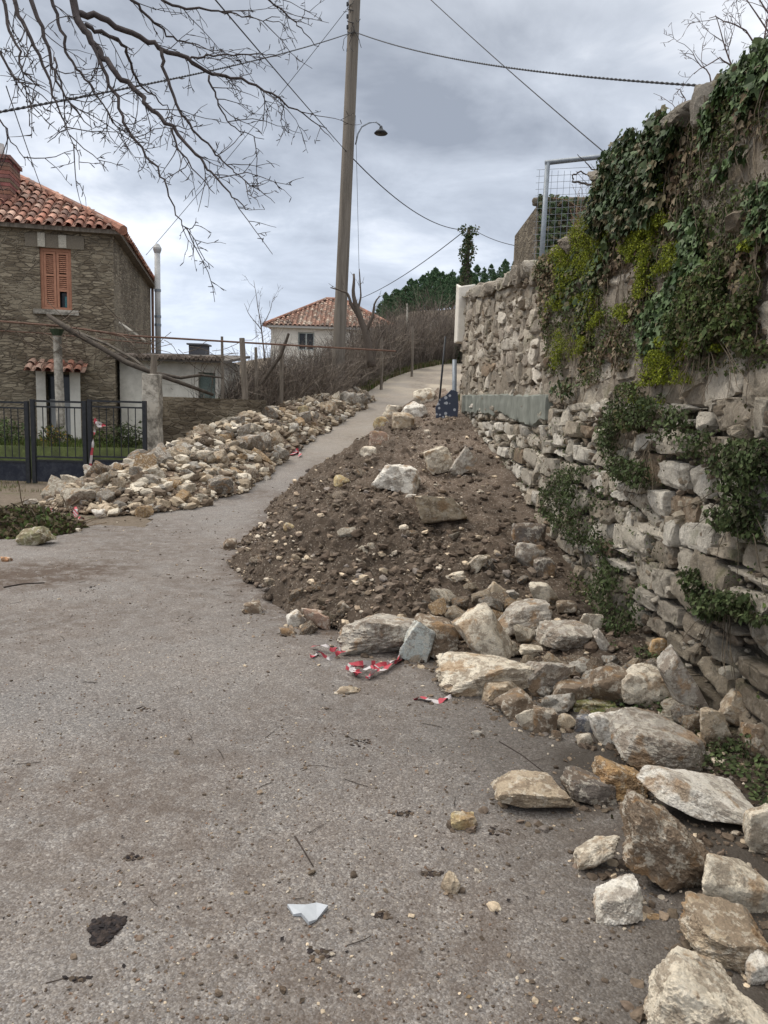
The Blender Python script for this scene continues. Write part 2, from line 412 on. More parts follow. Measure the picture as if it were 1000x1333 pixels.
def m_housestone(name='house_stone', dark=1.0):
    b = NB(name)
    at_ = b.n('ShaderNodeAttribute', attribute_name='Col'); v = at_.outputs['Vector']
    jit = b.n('ShaderNodeVectorMath', operation='ADD'); b.l(v, jit.inputs[0])
    nn = b.noise(1.7, 3, .6, 0, v, 'Color'); scn = b.n('ShaderNodeVectorMath', operation='SCALE'); b.l(nn, scn.inputs[0]); scn.inputs[3].default_value = .10; b.l(scn.outputs[0], jit.inputs[1])
    mp = b.n('ShaderNodeMapping'); mp.inputs['Scale'].default_value = (4.2, 15, 1); b.l(jit.outputs[0], mp.inputs[0])
    vd = b.voro(1.0, 'DISTANCE_TO_EDGE', mp.outputs[0]); vc = b.voro(1.0, 'F1', mp.outputs[0], 'Color')
    sc = b.n('ShaderNodeSeparateColor'); b.l(vc, sc.inputs[0])
    st = b.ramp(sc.outputs[0], [(0., (.14*dark, .11*dark, .075*dark)), (.5, (.22*dark, .18*dark, .125*dark)), (1., (.34*dark, .285*dark, .205*dark))])
    big = b.noise(.7, 6, .65, .4, v)
    joint = b.ramp(vd, [(.03, 0.), (.10, 1.)])
    plaster = b.ramp(big, [(.48, 0.), (.58, .8)])
    jc = b.mix(plaster, (.15, .122, .088), (.32, .27, .20))
    col = b.mix(joint, jc, st)
    col = b.mix(b.math('MULTIPLY', plaster, b.ramp(b.noise(2.2, 6, .7, .3, v), [(.42, 0.), (.55, .85)])), col, (.30, .255, .185))
    col = b.mix(b.ramp(b.noise(.9, 6, .7, .5, b_off(b, v, 7)), [(.55, 0.), (.72, .6)]), col, (.10, .085, .062))
    col = b.mix(.5, col, b.ramp(b.noise(18, 4, .7, 0, v), [(.3, .5), (.7, 1.3)]), 'MULTIPLY')
    n = b.bump(b.math('ADD', joint, b.noise(14, 4, .7, 0, v)), .03, 1.0)
    return b.fin(col, .93, n)
M = {}
M['asphalt'] = m_asphalt(); M['soil'] = m_soil(); M['rock'] = m_rock(); M['bigrock'] = m_rock(3.6, 'limestone_block'); M['wall'] = m_wallstone(); M['hstone'] = m_housestone()
M['earth'] = m_simple('earth', (.085, .07, .05), (.17, .145, .105), 3, .95, .02)
M['leaf'] = m_attr('leaf', .55, .25, 30, .001, .22, .15)
M['matteleaf'] = m_attr('matte_leaf', .7, .3, 30, .001, .2, .2)
M['twig'] = m_attr('twig_bark', .85, .35, 40, .002)
M['attr'] = m_attr('mixed_debris', .9, .35, 60, .004)
M['tile'] = m_attr('clay_tile', .85, .35, 9, .004)
M['concrete'] = m_simple('old_concrete', (.15, .135, .11), (.50, .46, .39), 3.5, .9, .012, lo=.42, hi=.58)
M['plaster'] = m_simple('white_plaster', (.50, .46, .39), (.72, .68, .60), 2.2, .9, .004, lo=.3, hi=.55)
M['plasterdirty'] = m_simple('stained_plaster', (.40, .37, .31), (.68, .64, .56), 1.6, .9, .006, lo=.32, hi=.6)
M['band'] = m_simple('grey_green_render', (.12, .13, .11), (.26, .27, .235), 5, .9, .004, stretch=(1, 1, .35))
M['wood'] = m_simple('weathered_wood', (.085, .07, .055), (.24, .205, .165), 14, .85, .006, stretch=(1, 1, .12))
M['poledark'] = m_simple('pole_wood', (.105, .09, .072), (.235, .205, .17), 10, .8, .006, stretch=(1, 1, .06))
M['beam'] = m_simple('dark_beam', (.035, .028, .022), (.10, .082, .065), 12, .9, .006)
M['iron'] = m_simple('black_paint', (.012, .014, .017), (.035, .036, .040), 20, .5, .001)
M['ironpanel'] = m_simple('worn_navy_sheet', (.014, .017, .028), (.06, .064, .075), 6, .55, .002, lo=.45, hi=.75)
M['galv'] = m_simple('galvanised', (.16, .18, .20), (.28, .31, .34), 12, .5, .002, metal=.3)
M['rust'] = m_simple('rusty_pipe', (.11, .06, .042), (.20, .12, .085), 12, .8, .003)
M['flue'] = m_simple('flue_paint', (.33, .33, .32), (.5, .5, .49), 5, .6, .002)
M['cable'] = m_simple('black_cable', (.012, .012, .014), (.03, .03, .034), 20, .6, .001)
M['shutter'] = m_simple('orange_shutter', (.33, .15, .09), (.46, .23, .145), 8, .7, .002)
M['glass'] = m_simple('dark_glass', (.015, .018, .02), (.04, .045, .05), 3, .15, .0)
M['curtain'] = m_simple('pale_curtain', (.3, .3, .3), (.5, .5, .5), 20, .9, .002, stretch=(1, 1, .1))
M['brick'] = m_simple('chimney_brick', (.12, .05, .035), (.24, .11, .075), 9, .9, .01)
M['bluecloth'] = None
b = NB('navy_dotted'); vd = b.voro(14, rand=.8); col = b.mix(b.ramp(vd, [(.30, 1.), (.38, 0.)]), (.05, .06, .09), (.45, .47, .50)); M['bluecloth'] = b.fin(col, .6)
b = NB('tape'); wv = b.n('ShaderNodeAttribute', attribute_name='Col'); M['tape'] = b.fin(wv.outputs['Color'], .45)
M['white'] = m_simple('white_shard', (.36, .38, .40), (.46, .48, .50), 8, .5, .001)
b = NB('lawn'); M['lawn'] = b.fin(b.ramp(b.noise(5, 5, .7), [(.35, (.05, .06, .022)), (.65, (.10, .125, .038))]), .9, b.bump(b.noise(60, 3, .7), .03))
b = NB('hillside'); M['hill'] = b.fin(b.ramp(b.noise(.15, 6, .7), [(.35, (.05, .05, .028)), (.65, (.09, .075, .05))]), .95)
print('materials ok')

# ------------------------------------------------------------------ terrain meshes
def sheet(xs, ys, fn):
    X, Y = np.meshgrid(xs, ys, indexing='ij'); Z = fn(X.ravel(), Y.ravel())
    return X.ravel(), Y.ravel(), Z
xs = np.concatenate([-12-np.geomspace(.5, 500, 40)[::-1], np.arange(-12, 8, .25), 8+np.geomspace(.01, 500, 40)])
ys = np.concatenate([-4-np.geomspace(.5, 60, 12)[::-1], np.arange(-4, 46, .25), 46+np.geomspace(.01, 700, 70)])
X, Y, Z = sheet(xs, ys, gz)
near = (Y < 44)
Z = Z-np.where(near, .014, 0)+np.where((Y > 50), .6*fbm(np.stack([X*.08, Y*.08, X*0], 1), 3, 3), 0)
gb = MB(); gb.add(np.stack([X, Y, Z], 1), [grid_faces(len(xs), len(ys))])
b = NB('ground_mix'); pz = b.noise(1.3, 6, .7, .4); pf = b.noise(14, 5, .75)
col = b.mix(b.ramp(pz, [(.56, 0.), (.70, 1.)]), b.ramp(pf, [(.3, (.10, .078, .055)), (.7, (.20, .16, .12))]), b.ramp(pf, [(.3, (.045, .055, .018)), (.7, (.105, .11, .045))]))
M['ground'] = b.fin(col, .95, b.bump(pf, .03))
tag(gb.build('ground', M['ground'], smooth=True), kind='structure')

# road sheet
dx = .05
xs = np.arange(-14, 6.5, dx); ys = np.concatenate([np.arange(-3, 1.2, .2), np.arange(1.2, 12, .05), np.arange(12, 48, .12)])
X, Y, Z = sheet(xs, ys, gz)
nlow = fbm(np.stack([X*1.1, Y*1.1, X*0], 1), 4, 11)
xl = ip(Y, LANE_C)-ip(Y, LANE_W)+nlow*.25; xr = ip(Y, LANE_C)+ip(Y, LANE_W)+nlow*.2
inside = ((Y < 9.3+nlow*.5) | ((X > xl) & (X < xr)))
mnd = mound(X, Y); rbl = rubble(X, Y)
soil = np.clip(.42+.6*nlow, 0, 1)
# soil spread around the mound's toe, tyre-dragged soil to the left, soil beside the left heap
XLs = ip(Y, XLm)
dm = np.where(Y > 4.6, XLs-X, np.hypot(X-.3, Y-4.7)); dm = np.where((Y < 4.6) & (X > .5), 4.9-Y, dm)
soil = np.maximum(soil, .9*np.exp(-np.clip(dm, 0, 9)/.28))
drag = np.exp(-((Y-(6.6+.45*(X+3.2)))/.75)**2)*ss(-1.6, -3.0, X)
soil = np.maximum(soil, drag*1.5)
soil = np.maximum(soil, .8*ss(8.4, 9.6, Y)*ss(-2.6, -4, X))
drag2 = np.exp(-((Y-(6.2+.25*(X+1.5)))/.6)**2)*ss(-3.2, -1.4, X)*(X < -1)
soil = np.maximum(soil, drag2*.6)
dw = WX(Y)-X
damp = np.clip(1.5-(dw-.35)/.72, 0, 1.4)*(1-ss(4.6, 6, Y))*(.55+1.3*np.clip(fbm(np.stack([X*2.2, Y*2.2, X*0], 1), 4, 15)+.35, 0, 1))
damp = np.maximum(damp, .55*np.exp(-((X-.75)**2+(Y-3.5)**2)/.25))
pale = np.maximum(ss(22, 27, Y)*np.clip(.7+nlow, 0, 1), .35*ss(12, 18, Y))
mask = inside & (X < WX(Y)+.2) | (inside & (Y > 12.5))
idx = np.where(mask, 1, 0).reshape(len(xs), len(ys))
F = grid_faces(len(xs), len(ys)); mk_ = mask[F].all(axis=1)
rb = MB(); rb.add(np.stack([X, Y, Z+.004], 1), [F[mk_]], np.stack([soil, damp, pale], 1))
tag(rb.build('road', M['asphalt'], smooth=True), kind='structure')

# soil mound
ysn = [1.3]
while ysn[-1] < 22: ysn.append(ysn[-1]+.018*max(1, ysn[-1]/5))
ys = np.array(ysn); xs = np.arange(-2.3, 2.0, .02)
X, Y, Z = sheet(xs, ys, gz); h = mound(X, Y)
P = np.stack([X, Y, X*0], 1)
dsp = .11*fbm(P*2.0, 3, 21)+.07*np.abs(fbm(P*5.0, 3, 25))+.045*fbm(P*14, 3, 31)
dsp += .035*np.maximum(0, vnoise(P*22, 41)-.15)+.02*fbm(P*40, 2, 44)
fade = np.clip(h/.16, 0, 1)*(.35+.65*ss(WX(Y)-.05, WX(Y)-1.3, X))
zt = Z+h+dsp*fade+(.012*fbm(P*18, 2, 51)-.006)
F = grid_faces(len(xs), len(ys)); ok = ((h+.02*vnoise(P*6, 9) > .006) & (X < WX(Y)+.06))[F].all(axis=1)
grey = ss(.1, 1.1, X-(ip(Y, XLm)+1.1))*ss(6.2, 8.5, Y)*np.clip(.75+.6*fbm(P*1.2, 3, 61), 0, 1)
colr = np.array([1, 1, 1])*(1-grey[:, None])+np.array([1.75, 1.78, 1.85])*grey[:, None]
colr = colr*(.92+.3*fbm(P*.9, 3, 77)+.2*fbm(P*3.5, 3, 78))[:, None]
MOUND_DSP = lambda x, y: None
sb = MB(); sb.add(np.stack([X, Y, zt], 1), [F[ok]], colr)
tag(sb.build('soil_heap', M['soil'], smooth=True), 'heap of dug brown earth spread against the stone retaining wall', 'soil heap', kind='stuff')
# earth bed inside the long rubble heap
xs = np.arange(-6.6, .6, .04); ys = np.arange(9, 24.5, .05)
X, Y, Z = sheet(xs, ys, gz); h = rubble(X, Y); P = np.stack([X, Y, X*0], 1)
F = grid_faces(len(xs), len(ys)); ok = (h > .01)[F].all(axis=1)
sb = MB(); sb.add(np.stack([X, Y, Z+h*.8+.06*fbm(P*5, 3, 5)*np.clip(h/.1, 0, 1)], 1), [F[ok]], (1.5, 1.45, 1.4))
tag(sb.build('rubble_bed', M['soil'], smooth=True), 'brown earth and grit filling under the long rubble heap left of the lane', 'soil', kind='stuff')

# ------------------------------------------------------------------ rocks
_ico = {}
def ico(sub):
    if sub not in _ico:
        bm = bmesh.new(); bmesh.ops.create_icosphere(bm, subdivisions=sub, radius=1)
        V = np.array([v.co[:] for v in bm.verts]); F = np.array([[v.index for v in f.verts] for f in bm.faces]); bm.free()
        V /= np.linalg.norm(V, axis=1)[:, None]; _ico[sub] = (V, F)
    return _ico[sub]
def rock_shape(seed, sub=4, boxy=.75, nplane=7, rough=.05, power=16, roundness=0.0):
    r = np.random.default_rng(seed); D, F = ico(sub)
    ax = np.vstack([np.eye(3), -np.eye(3)])+r.normal(0, .18, (6, 3)); ax /= np.linalg.norm(ax, axis=1)[:, None]
    hs = r.uniform(.82, 1.0, 6)
    ex = r.normal(0, 1, (nplane, 3)); ex /= np.linalg.norm(ex, axis=1)[:, None]
    he = r.uniform(.82, 1.12, nplane)+.12*np.abs(ex).max(axis=1)*0
    N = np.vstack([ax, ex]); Hh = np.concatenate([hs, he])
    q = np.clip(D@N.T, 0, None)/Hh[None, :]
    rad = (q**power).sum(axis=1)**(-1/power)
    rad = rad*(1-roundness)+roundness
    V = D*rad[:, None]
    s0 = seed % 97
    n = fbm(V*1.4+s0, 3, s0)*rough*1.8+fbm(V*4+s0, 4, s0+3, .6)*rough
    if sub >= 4: n += (np.abs(fbm(V*9+s0, 3, s0+7))-.2)*rough*.6
    if sub >= 4:
        qn = fbm(V*2.2+s0+3, 3, s0+11); n += rough*2.6*(np.floor(qn*7)/7-qn)+rough*.35*fbm(V*18+s0, 2, s0+5)
    # shallow chipped scars
    for k in range(4):
        c = r.normal(0, 1, 3); c /= np.linalg.norm(c); d_ = D@c
        n -= np.clip(d_-.86, 0, 1)*r.uniform(.2, .9)
    V = V*(1+n)[:, None]
    mn, mx_ = V.min(0), V.max(0)
    V = (V-(mn+mx_)/2)/((mx_-mn)/2)       # unit half extents
    return V, F
CREAM = (.74, .655, .52); TAN = (.52, .42, .30); GREY = (.42, .38, .325); BRN = (.25, .19, .135); OCH = (.52, .34, .17)
WHT = (.82, .77, .68); DRK = (.17, .145, .125); YEL = (.52, .41, .22); PINK = (.40, .27, .20); MINT = (.60, .64, .60)
def rock(px, py, w, h, ang, tone, label, seed, sub=5, name='limestone_rock', deep=.75, rough=.065, boxy=26, nplane=7, lift=0., cat='rock', group=None, yaw=0, roundness=0., stuffsink=.06):
    """px,py = centre, w,h = oriented size in photo pixels, ang = in-picture tilt (deg, clockwise)"""
    w *= 1.16; h *= 1.30
    a = R(ang); half = abs(w/2*math.sin(a))+abs(h/2*math.cos(a))
    g = hit(px, min(py+half*.85, 2000)); D0 = g[1]
    w_m = w*D0/1000; dpt = w_m*deep
    Y = D0+dpt*.32; c = at(px, py, Y)
    w_m = w*Y/1000; h_m = h*Y/1000
    el = math.atan2(CAMZ-c[2], Y)
    hz_ = max(.30*w_m, (h_m-dpt*math.sin(el)*.8)/math.cos(el)) if abs(ang) < 50 else h_m*.8
    if hz_ < h_m*.5: hz_ = h_m*.55
    V, F = rock_shape(seed, sub, nplane=nplane, rough=rough, power=boxy, roundness=roundness)
    V = V*np.array([w_m/2, dpt/2, hz_/2])
    rot = Matrix.Rotation(a, 3, 'Y') @ Matrix.Rotation(R(yaw), 3, 'Z')
    V = V@np.array(rot).T
    # keep it in touch with what it rests on
    bot = c[2]+V[:, 2].min(); gzv = surf(c[0], c[1])[0]; tgt = gzv-.13*(V[:, 2].max()-V[:, 2].min())
    if bot > tgt: c[2] -= min(bot-tgt, .07)
    CRUMBS.append((c[0], c[1], np.abs(V[:, :2]).max()))
    mb = MB(); mb.add(V+c, [F])
    o = mb.build(name, M['bigrock'], origin=c, smooth=True, sharp=32)
    o.color = (*tone, 1)
    return tag(o, label, cat, group)
CRUMBS = []
FR = [
 # px, py, w, h, ang, tone, seed, label, kwargs
 (918, 1300, 150, 120, 18, CREAM, 11, 'large cream block with an orange patch and grey middle at the bottom right corner', dict(sub=6, deep=.8, rough=.07)),
 (952, 1214, 112, 74, 12, TAN, 12, 'mossy tan rock lying just above the orange patched block at bottom right', dict(sub=6)),
 (992, 1260, 44, 40, 10, WHT, 13, 'small white rock tucked beside the orange patched block at the right edge', dict()),
 (956, 1133, 118, 68, 20, CREAM, 14, 'big smooth cream slab pointing down right, below the round rock on the right edge', dict(sub=6, rough=.035)),
 (994, 1075, 52, 68, 5, CREAM, 15, 'rounded cream rock cut by the right edge of the photo', dict(roundness=.35)),
 (866, 1090, 132, 84, 28, BRN, 16, 'layered brown and ochre rock leaning below the long white block', dict(sub=6, rough=.09, deep=.6)),
 (908, 1025, 132, 62, 22, WHT, 17, 'long clean white block slanting down towards the foot of the wall', dict(sub=6, rough=.03, nplane=4)),
 (810, 1009, 76, 44, 22, OCH, 18, 'crumbly ochre rock touching the upper end of the long white block', dict(sub=6, rough=.09)),
 (767, 1022, 66, 40, 8, DRK, 19, 'flat dark grey wedge between the tan rock and the crumbly ochre rock', dict()),
 (697, 1030, 100, 42, 9, TAN, 20, 'lone orange and white rock lying on the asphalt left of the dark wedge', dict(sub=6, rough=.06, deep=.55)),
 (804, 1175, 62, 58, 0, WHT, 21, 'round white stone with a grey spot lying alone on the asphalt', dict(sub=6, deep=.9, nplane=10)),
 (777, 1108, 66, 34, -28, CREAM, 22, 'triangular cream chip above the round white stone', dict(deep=.6, rough=.08)),
 (603, 1069, 32, 24, 0, YEL, 23, 'small yellowish lump alone in the middle of the asphalt', dict(sub=4, rough=.12)),
 (587, 1152, 22, 26, 10, TAN, 24, 'small brown pebble with a pale chip, below the yellowish lump', dict(sub=4)),
 (850, 1194, 20, 11, 4, OCH, 25, 'tiny orange brick chip right of the round white stone', dict(sub=3)),
 (862, 954, 126, 68, 14, GREY, 26, 'largest rounded grey boulder at the foot of the rock cluster', dict(sub=6, deep=.85, roundness=.25, rough=.045)),
 (797, 944, 50, 46, -10, WHT, 27, 'bright white rock pressed against the left end of the grey boulder', dict()),
 (838, 893, 62, 52, 0, CREAM, 28, 'cream rock with brown stain standing above the grey boulder', dict(roundness=.2)),
 (886, 889, 84, 36, 60, GREY, 29, 'tall pale grey slab leaning right of the stained cream rock', dict(deep=.5, nplane=4, rough=.03)),
 (859, 844, 24, 28, 0, OCH, 30, 'small round ochre cobble on top of the stained cream rock', dict(roundness=.5, sub=4)),
 (930, 943, 34, 52, -12, TAN, 31, 'brown upright rock between the grey boulder and the wall', dict()),
 (630, 874, 112, 50, -6, CREAM, 32, 'long pale cream slab jutting furthest left from the rock cluster', dict(sub=6, rough=.07, deep=.65)),
 (634, 824, 50, 78, -32, CREAM, 33, 'tapering cream block standing on the long pale slab', dict(rough=.05, deep=.9)),
 (658, 897, 56, 34, -6, TAN, 34, 'tan rock half hidden under the long pale slab', dict(sub=4)),
 (672, 911, 50, 34, -14, BRN, 35, 'brown angular rock in front of the mossy grey rock', dict(sub=4)),
 (682, 802, 66, 34, -18, GREY, 36, 'dark bottomed slab propped behind the tapering cream block', dict(rough=.06)),
 (735, 827, 64, 38, 4, GREY, 37, 'rounded grey cream rock right of the propped slab', dict(roundness=.25)),
 (767, 808, 27, 26, 10, CREAM, 38, 'small pale cube of stone nearest the green plants on the wall', dict(sub=4, nplane=2)),
 (784, 834, 34, 14, 58, WHT, 39, 'narrow white stone leaning below the small pale cube', dict(sub=4, deep=.5)),
 (713, 875, 70, 54, 8, GREY, 40, 'mossy dark grey rock in the middle of the cluster', dict(rough=.08)),
 (690, 846, 28, 14, 3, CREAM, 41, 'short cylindrical cream stone behind the mossy grey rock', dict(sub=4)),
 (796, 888, 60, 50, 14, BRN, 42, 'broad brown earthy block left of the stained cream rock', dict()),
 (744, 900, 52, 34, -4, BRN, 43, 'brown rock between the mossy grey rock and the earthy block', dict(sub=4)),
 (774, 918, 56, 18, 0, (.25, .26, .09), 44, 'flat stone covered with yellow green moss', dict(sub=4, rough=.12)),
 (690, 932, 26, 30, -30, CREAM, 45, 'pale splinter at the outer edge of the cluster left of a brown cube', dict(sub=4, deep=.5)),
 (708, 936, 30, 34, 4, BRN, 46, 'brown cube of stone at the outer edge of the cluster', dict(sub=4, nplane=3)),
 (736, 939, 22, 22, 10, TAN, 47, 'little pale stone right of the brown cube', dict(sub=3)),
 (762, 942, 28, 24, 0, (.20, .20, .215), 48, 'little dark blue grey stone left of the bright white rock', dict(sub=4)),
 (761, 963, 20, 16, -20, CREAM, 49, 'flat pale chip under the bright white rock', dict(sub=3)),
 (725, 958, 12, 14, 0, BRN, 50, 'tiny brown stone below the little pale stone', dict(sub=3)),
 (497, 818, 102, 56, -4, GREY, 51, 'rough grey conglomerate rock at the front of the earth heap', dict(rough=.10)),
 (563, 828, 60, 50, 10, BRN, 52, 'brown rock behind the minty white plaster face', dict(rough=.06)),
 (548, 832, 40, 46, 24, MINT, 53, 'minty white plastered block at the front of the earth heap', dict(rough=.02, nplane=3, deep=.5)),
 (411, 800, 40, 24, 20, PINK, 54, 'reddish flat stone at the left front of the earth heap', dict(sub=4)),
 (516, 624, 56, 34, 2, WHT, 55, 'flat topped white block half way up the earth heap', dict(deep=.9)),
 (575, 664, 62, 40, -4, (.60, .50, .36), 56, 'big squared tan block below the flat topped white block', dict(nplane=2, deep=.8, rough=.03)),
 (572, 597, 34, 28, -10, CREAM, 57, 'cream rock high on the earth heap left of the tilted brick shaped stone', dict()),
 (604, 599, 22, 32, 35, GREY, 58, 'tilted brick shaped grey stone high on the earth heap', dict(nplane=2)),
 (481, 588, 22, 17, 10, CREAM, 59, 'small cream rock at the left rim of the earth heap', dict(sub=4)),
 (494, 572, 24, 18, 0, PINK, 60, 'pinkish rock at the left rim of the earth heap above the small cream rock', dict(sub=4)),
 (498, 553, 22, 17, 0, YEL, 61, 'yellow ochre rock at the top left rim of the earth heap', dict(sub=4)),
 (526, 548, 28, 18, 4, TAN, 62, 'tan rock right of the yellow ochre rock on the rim', dict(sub=4)),
 (540, 532, 30, 18, 10, WHT, 63, 'pale rock on the lane verge just left of the dotted navy sheet', dict(sub=4)),
 (553, 516, 26, 16, -6, CREAM, 64, 'cream rock highest on the lane verge near the wall end', dict(sub=4)),
 (512, 536, 24, 14, 6, CREAM, 65, 'low cream rock on the lane verge above the tan rock', dict(sub=4)),
 (688, 697, 40, 30, 0, DRK, 66, 'dark earthy rock touching the wall foot, highest of three', dict(sub=4, roundness=.3)),
 (690, 723, 34, 30, 0, GREY, 67, 'greyish earthy rock touching the wall foot, middle of three', dict(sub=4, roundness=.3)),
 (709, 740, 26, 26, 0, DRK, 68, 'dark round rock touching the wall foot, lowest of three', dict(sub=4, roundness=.3)),
 (708, 769, 30, 32, -18, CREAM, 69, 'pale pointed rock where the earth heap meets the wall foot', dict(sub=4)),
 (620, 733, 28, 16, -52, CREAM, 70, 'thin cream shard sticking up on the front slope of the earth heap', dict(sub=4, deep=.5)),
 (384, 803, 20, 18, -35, WHT, 71, 'white splinter at the left front toe of the earth heap', dict(sub=3, deep=.5)),
 (374, 822, 20, 12, 0, BRN, 72, 'small brown clod stone under the white splinter', dict(sub=3)),
 (958, 884, 32, 26, 8, TAN, 73, 'rounded tan stone loose at the wall foot under the right hand plants', dict(sub=4, roundness=.4)),
 (964, 918, 50, 46, 20, TAN, 74, 'large tan cobble loose at the wall foot below the rounded tan stone', dict(sub=4, roundness=.35)),
 (990, 966, 44, 44, 10, BRN, 75, 'brown cobble at the wall foot cut by the right edge', dict(sub=4, roundness=.3)),
 (601, 815, 34, 24, -30, BRN, 76, 'brown wedge between the plastered block and the tapering cream block', dict(sub=4)),
 (662, 775, 26, 16, -10, GREY, 77, 'grey chip above the propped slab', dict(sub=4)),
 (645, 770, 22, 22, 30, TAN, 78, 'tan chip on the slope above the tapering cream block', dict(sub=4)),
 (738, 790, 26, 18, 0, BRN, 79, 'brown cobble above the rounded grey cream rock', dict(sub=4, roundness=.3)),
 (592, 752, 24, 14, -14, CREAM, 80, 'cream flake on the front slope near the thin shard', dict(sub=3)),
 (450, 790, 20, 12, 20, BRN, 81, 'brown flat stone above the conglomerate rock', dict(sub=3)),
 (330, 790, 22, 16, 0, BRN, 82, 'brown clod rock at the left toe of the earth heap', dict(sub=3)),
 (452, 898, 26, 11, 0, TAN, 83, 'flat tan chip on the asphalt below the barrier tape', dict(sub=3)),
 (621, 955, 12, 9, 0, WHT, 84, 'tiny white pebble alone on the asphalt left of the cluster', dict(sub=3)),
 (648, 1184, 9, 7, 0, CREAM, 85, 'tiny cream pebble on the lower asphalt', dict(sub=3)),
 (300, 708, 16, 14, 0, BRN, 86, 'brown stone at the far left corner of the earth heap', dict(sub=3)),
 (376, 687, 14, 10, 20, YEL, 87, 'yellow stone near the left crest of the earth heap', dict(sub=3)),
 (444, 626, 18, 13, 20, YEL, 88, 'yellowish rock bedded in the left crest of the earth heap', dict(sub=3)),
 (536, 648, 18, 9, 0, WHT, 89, 'white chip between the two big blocks on the earth heap', dict(sub=3)),
]
for (px, py, w, h, ang, tone, seed, label, kw) in FR:
    rock(px, py, w, h, ang, tone, label, seed, group='rocks spilled from the earth heap and wall', **kw)
# prototypes for the smaller, repeated rocks
PR = []
for k in range(10):
    V, F = rock_shape(200+k, 4 if k < 6 else 3, nplane=4+k % 5, rough=.09, power=26)
    me_b = MB(); me_b.add(V, [F]); o = me_b.build('limestone_rock', M['rock'], smooth=True, sharp=38); PR.append(o)
first = [True]*len(PR)
def put(k, loc, sc, rot, tone, label, group, name='rubble_stone'):
    o = PR[k] if first[k] else PR[k].copy()
    if not first[k]: COL.objects.link(o)
    first[k] = False; o.name = name
    o.location = loc; o.scale = sc; o.rotation_euler = rot
    o.color = (*tone, 1); tag(o, label, 'rock', group); return o
r2 = np.random.default_rng(31)
TONES = [(CREAM, 'pale'), (CREAM, 'pale'), (WHT, 'pale'), (TAN, 'tan'), (TAN, 'tan'), (GREY, 'grey'), (BRN, 'brown'), (OCH, 'ochre'), (GREY, 'grey')]
# special stones of the left heap
SP = [(187, 661, 30, 26, OCH, 'ochre stained boulder at the front toe of the long rubble heap'), (153, 627, 22, 26, TAN, 'upright tan rock at the left end of the long rubble heap'),
      (92, 640, 26, 18, GREY, 'grey hollow rock, the outermost at the left end of the rubble heap'), (198, 622, 34, 18, GREY, 'flat brown grey slab near the left end of the rubble heap'),
      (376, 512, 12, 16, PINK, 'reddish stone standing on the crest of the rubble heap in front of the bushes'), (318, 556, 34, 22, GREY, 'biggest grey rock on the crest of the rubble heap beside the low wall'),
      (240, 632, 30, 18, CREAM, 'broad cream rock low on the rubble heap'), (265, 590, 34, 22, CREAM, 'cream boulder on the crest where the rubble heap passes the gate pillar'),
      (118, 632, 26, 18, CREAM, 'cream rock second from the left end of the rubble heap'), (395, 530, 18, 14, YEL, 'yellowish rock on the crest of the rubble heap')]
for i, (px, py, w, h, tone, lab) in enumerate(SP):
    g = hit(px, py+h*.4); s_ = g[1]/1000
    put(i % 6, (g[0], g[1]+.05, g[2]+h*s_*.15), (w*s_*.42, w*s_*.34, h*s_*.42), (r2.normal(0, .1), r2.normal(0, .1), r2.uniform(0, 6.3)), tone, lab, 'rocks of the long rubble heap left of the lane')
cnt = 0; placed = []
tries = 0
while cnt < 215 and tries < 20000:
    tries += 1
    y = r2.uniform(9.6, 24.2); x = r2.uniform(-6, 0)
    h = rubble(x, y)[0]
    if h < .03 or (h < .1 and r2.random() < .5): continue
    sz = float(np.clip(r2.lognormal(math.log(.128), .36), .07, .25))
    if any((x-a)**2+(y-b_)**2 < ((sz+c_)*.62)**2 for a, b_, c_ in placed): continue
    placed.append((x, y, sz))
    tone, word = TONES[r2.integers(len(TONES))]
    tone = tuple(np.clip(np.array(tone)*r2.uniform(.55, .92), 0, .7))
    k = int(r2.integers(10)) if sz > .13 else int(r2.integers(6, 10))
    z = gz(x, y)[0]+h*.86+sz*.30
    put(k, (x, y, z), (sz*r2.uniform(.8, 1.25), sz*r2.uniform(.7, 1.0), sz*r2.uniform(.5, .85)), tuple(r2.normal(0, .4, 2))+(r2.uniform(0, 6.3),), tone,
        {'pale': 'pale cream rock', 'tan': 'tan brown rock', 'grey': 'grey weathered rock', 'brown': 'dark brown earthy rock', 'ochre': 'ochre orange rock'}[word]+' among the long rubble heap left of the lane',
        'rocks of the long rubble heap left of the lane')
    cnt += 1
print('left rocks', cnt)
CL = [(565, 800), (620, 770), (720, 780), (800, 850), (880, 880), (930, 960), (860, 960), (760, 945), (680, 900), (640, 860), (600, 830)]
def inpoly2(x, y, poly):
    c = False; j = len(poly)-1
    for i in range(len(poly)):
        xi, yi = poly[i]; xj, yj = poly[j]
        if (yi > y) != (yj > y) and x < (xj-xi)*(y-yi)/(yj-yi)+xi: c = not c
        j = i
    return c
cw = 0
while cw < 84:
    px, py = r2.uniform(560, 940), r2.uniform(765, 965)
    if not inpoly2(px, py, CL): continue
    g = hit(px, py); sz = r2.uniform(.03, .085); tone, word = TONES[r2.integers(len(TONES))]
    put(int(r2.integers(10)), (g[0], g[1], g[2]+sz*r2.uniform(.1, .6)), (sz*1.2, sz*.9, sz*.75), tuple(r2.uniform(-.6, .6, 2))+(r2.uniform(0, 6.3),), tuple(np.array(tone)*r2.uniform(.7, 1.)),
        {'pale': 'small pale', 'tan': 'small tan', 'grey': 'small grey', 'brown': 'small brown', 'ochre': 'small ochre'}[word]+' rock wedged between the big blocks of the cluster by the wall', 'small rocks wedged in the cluster by the wall'); cw += 1
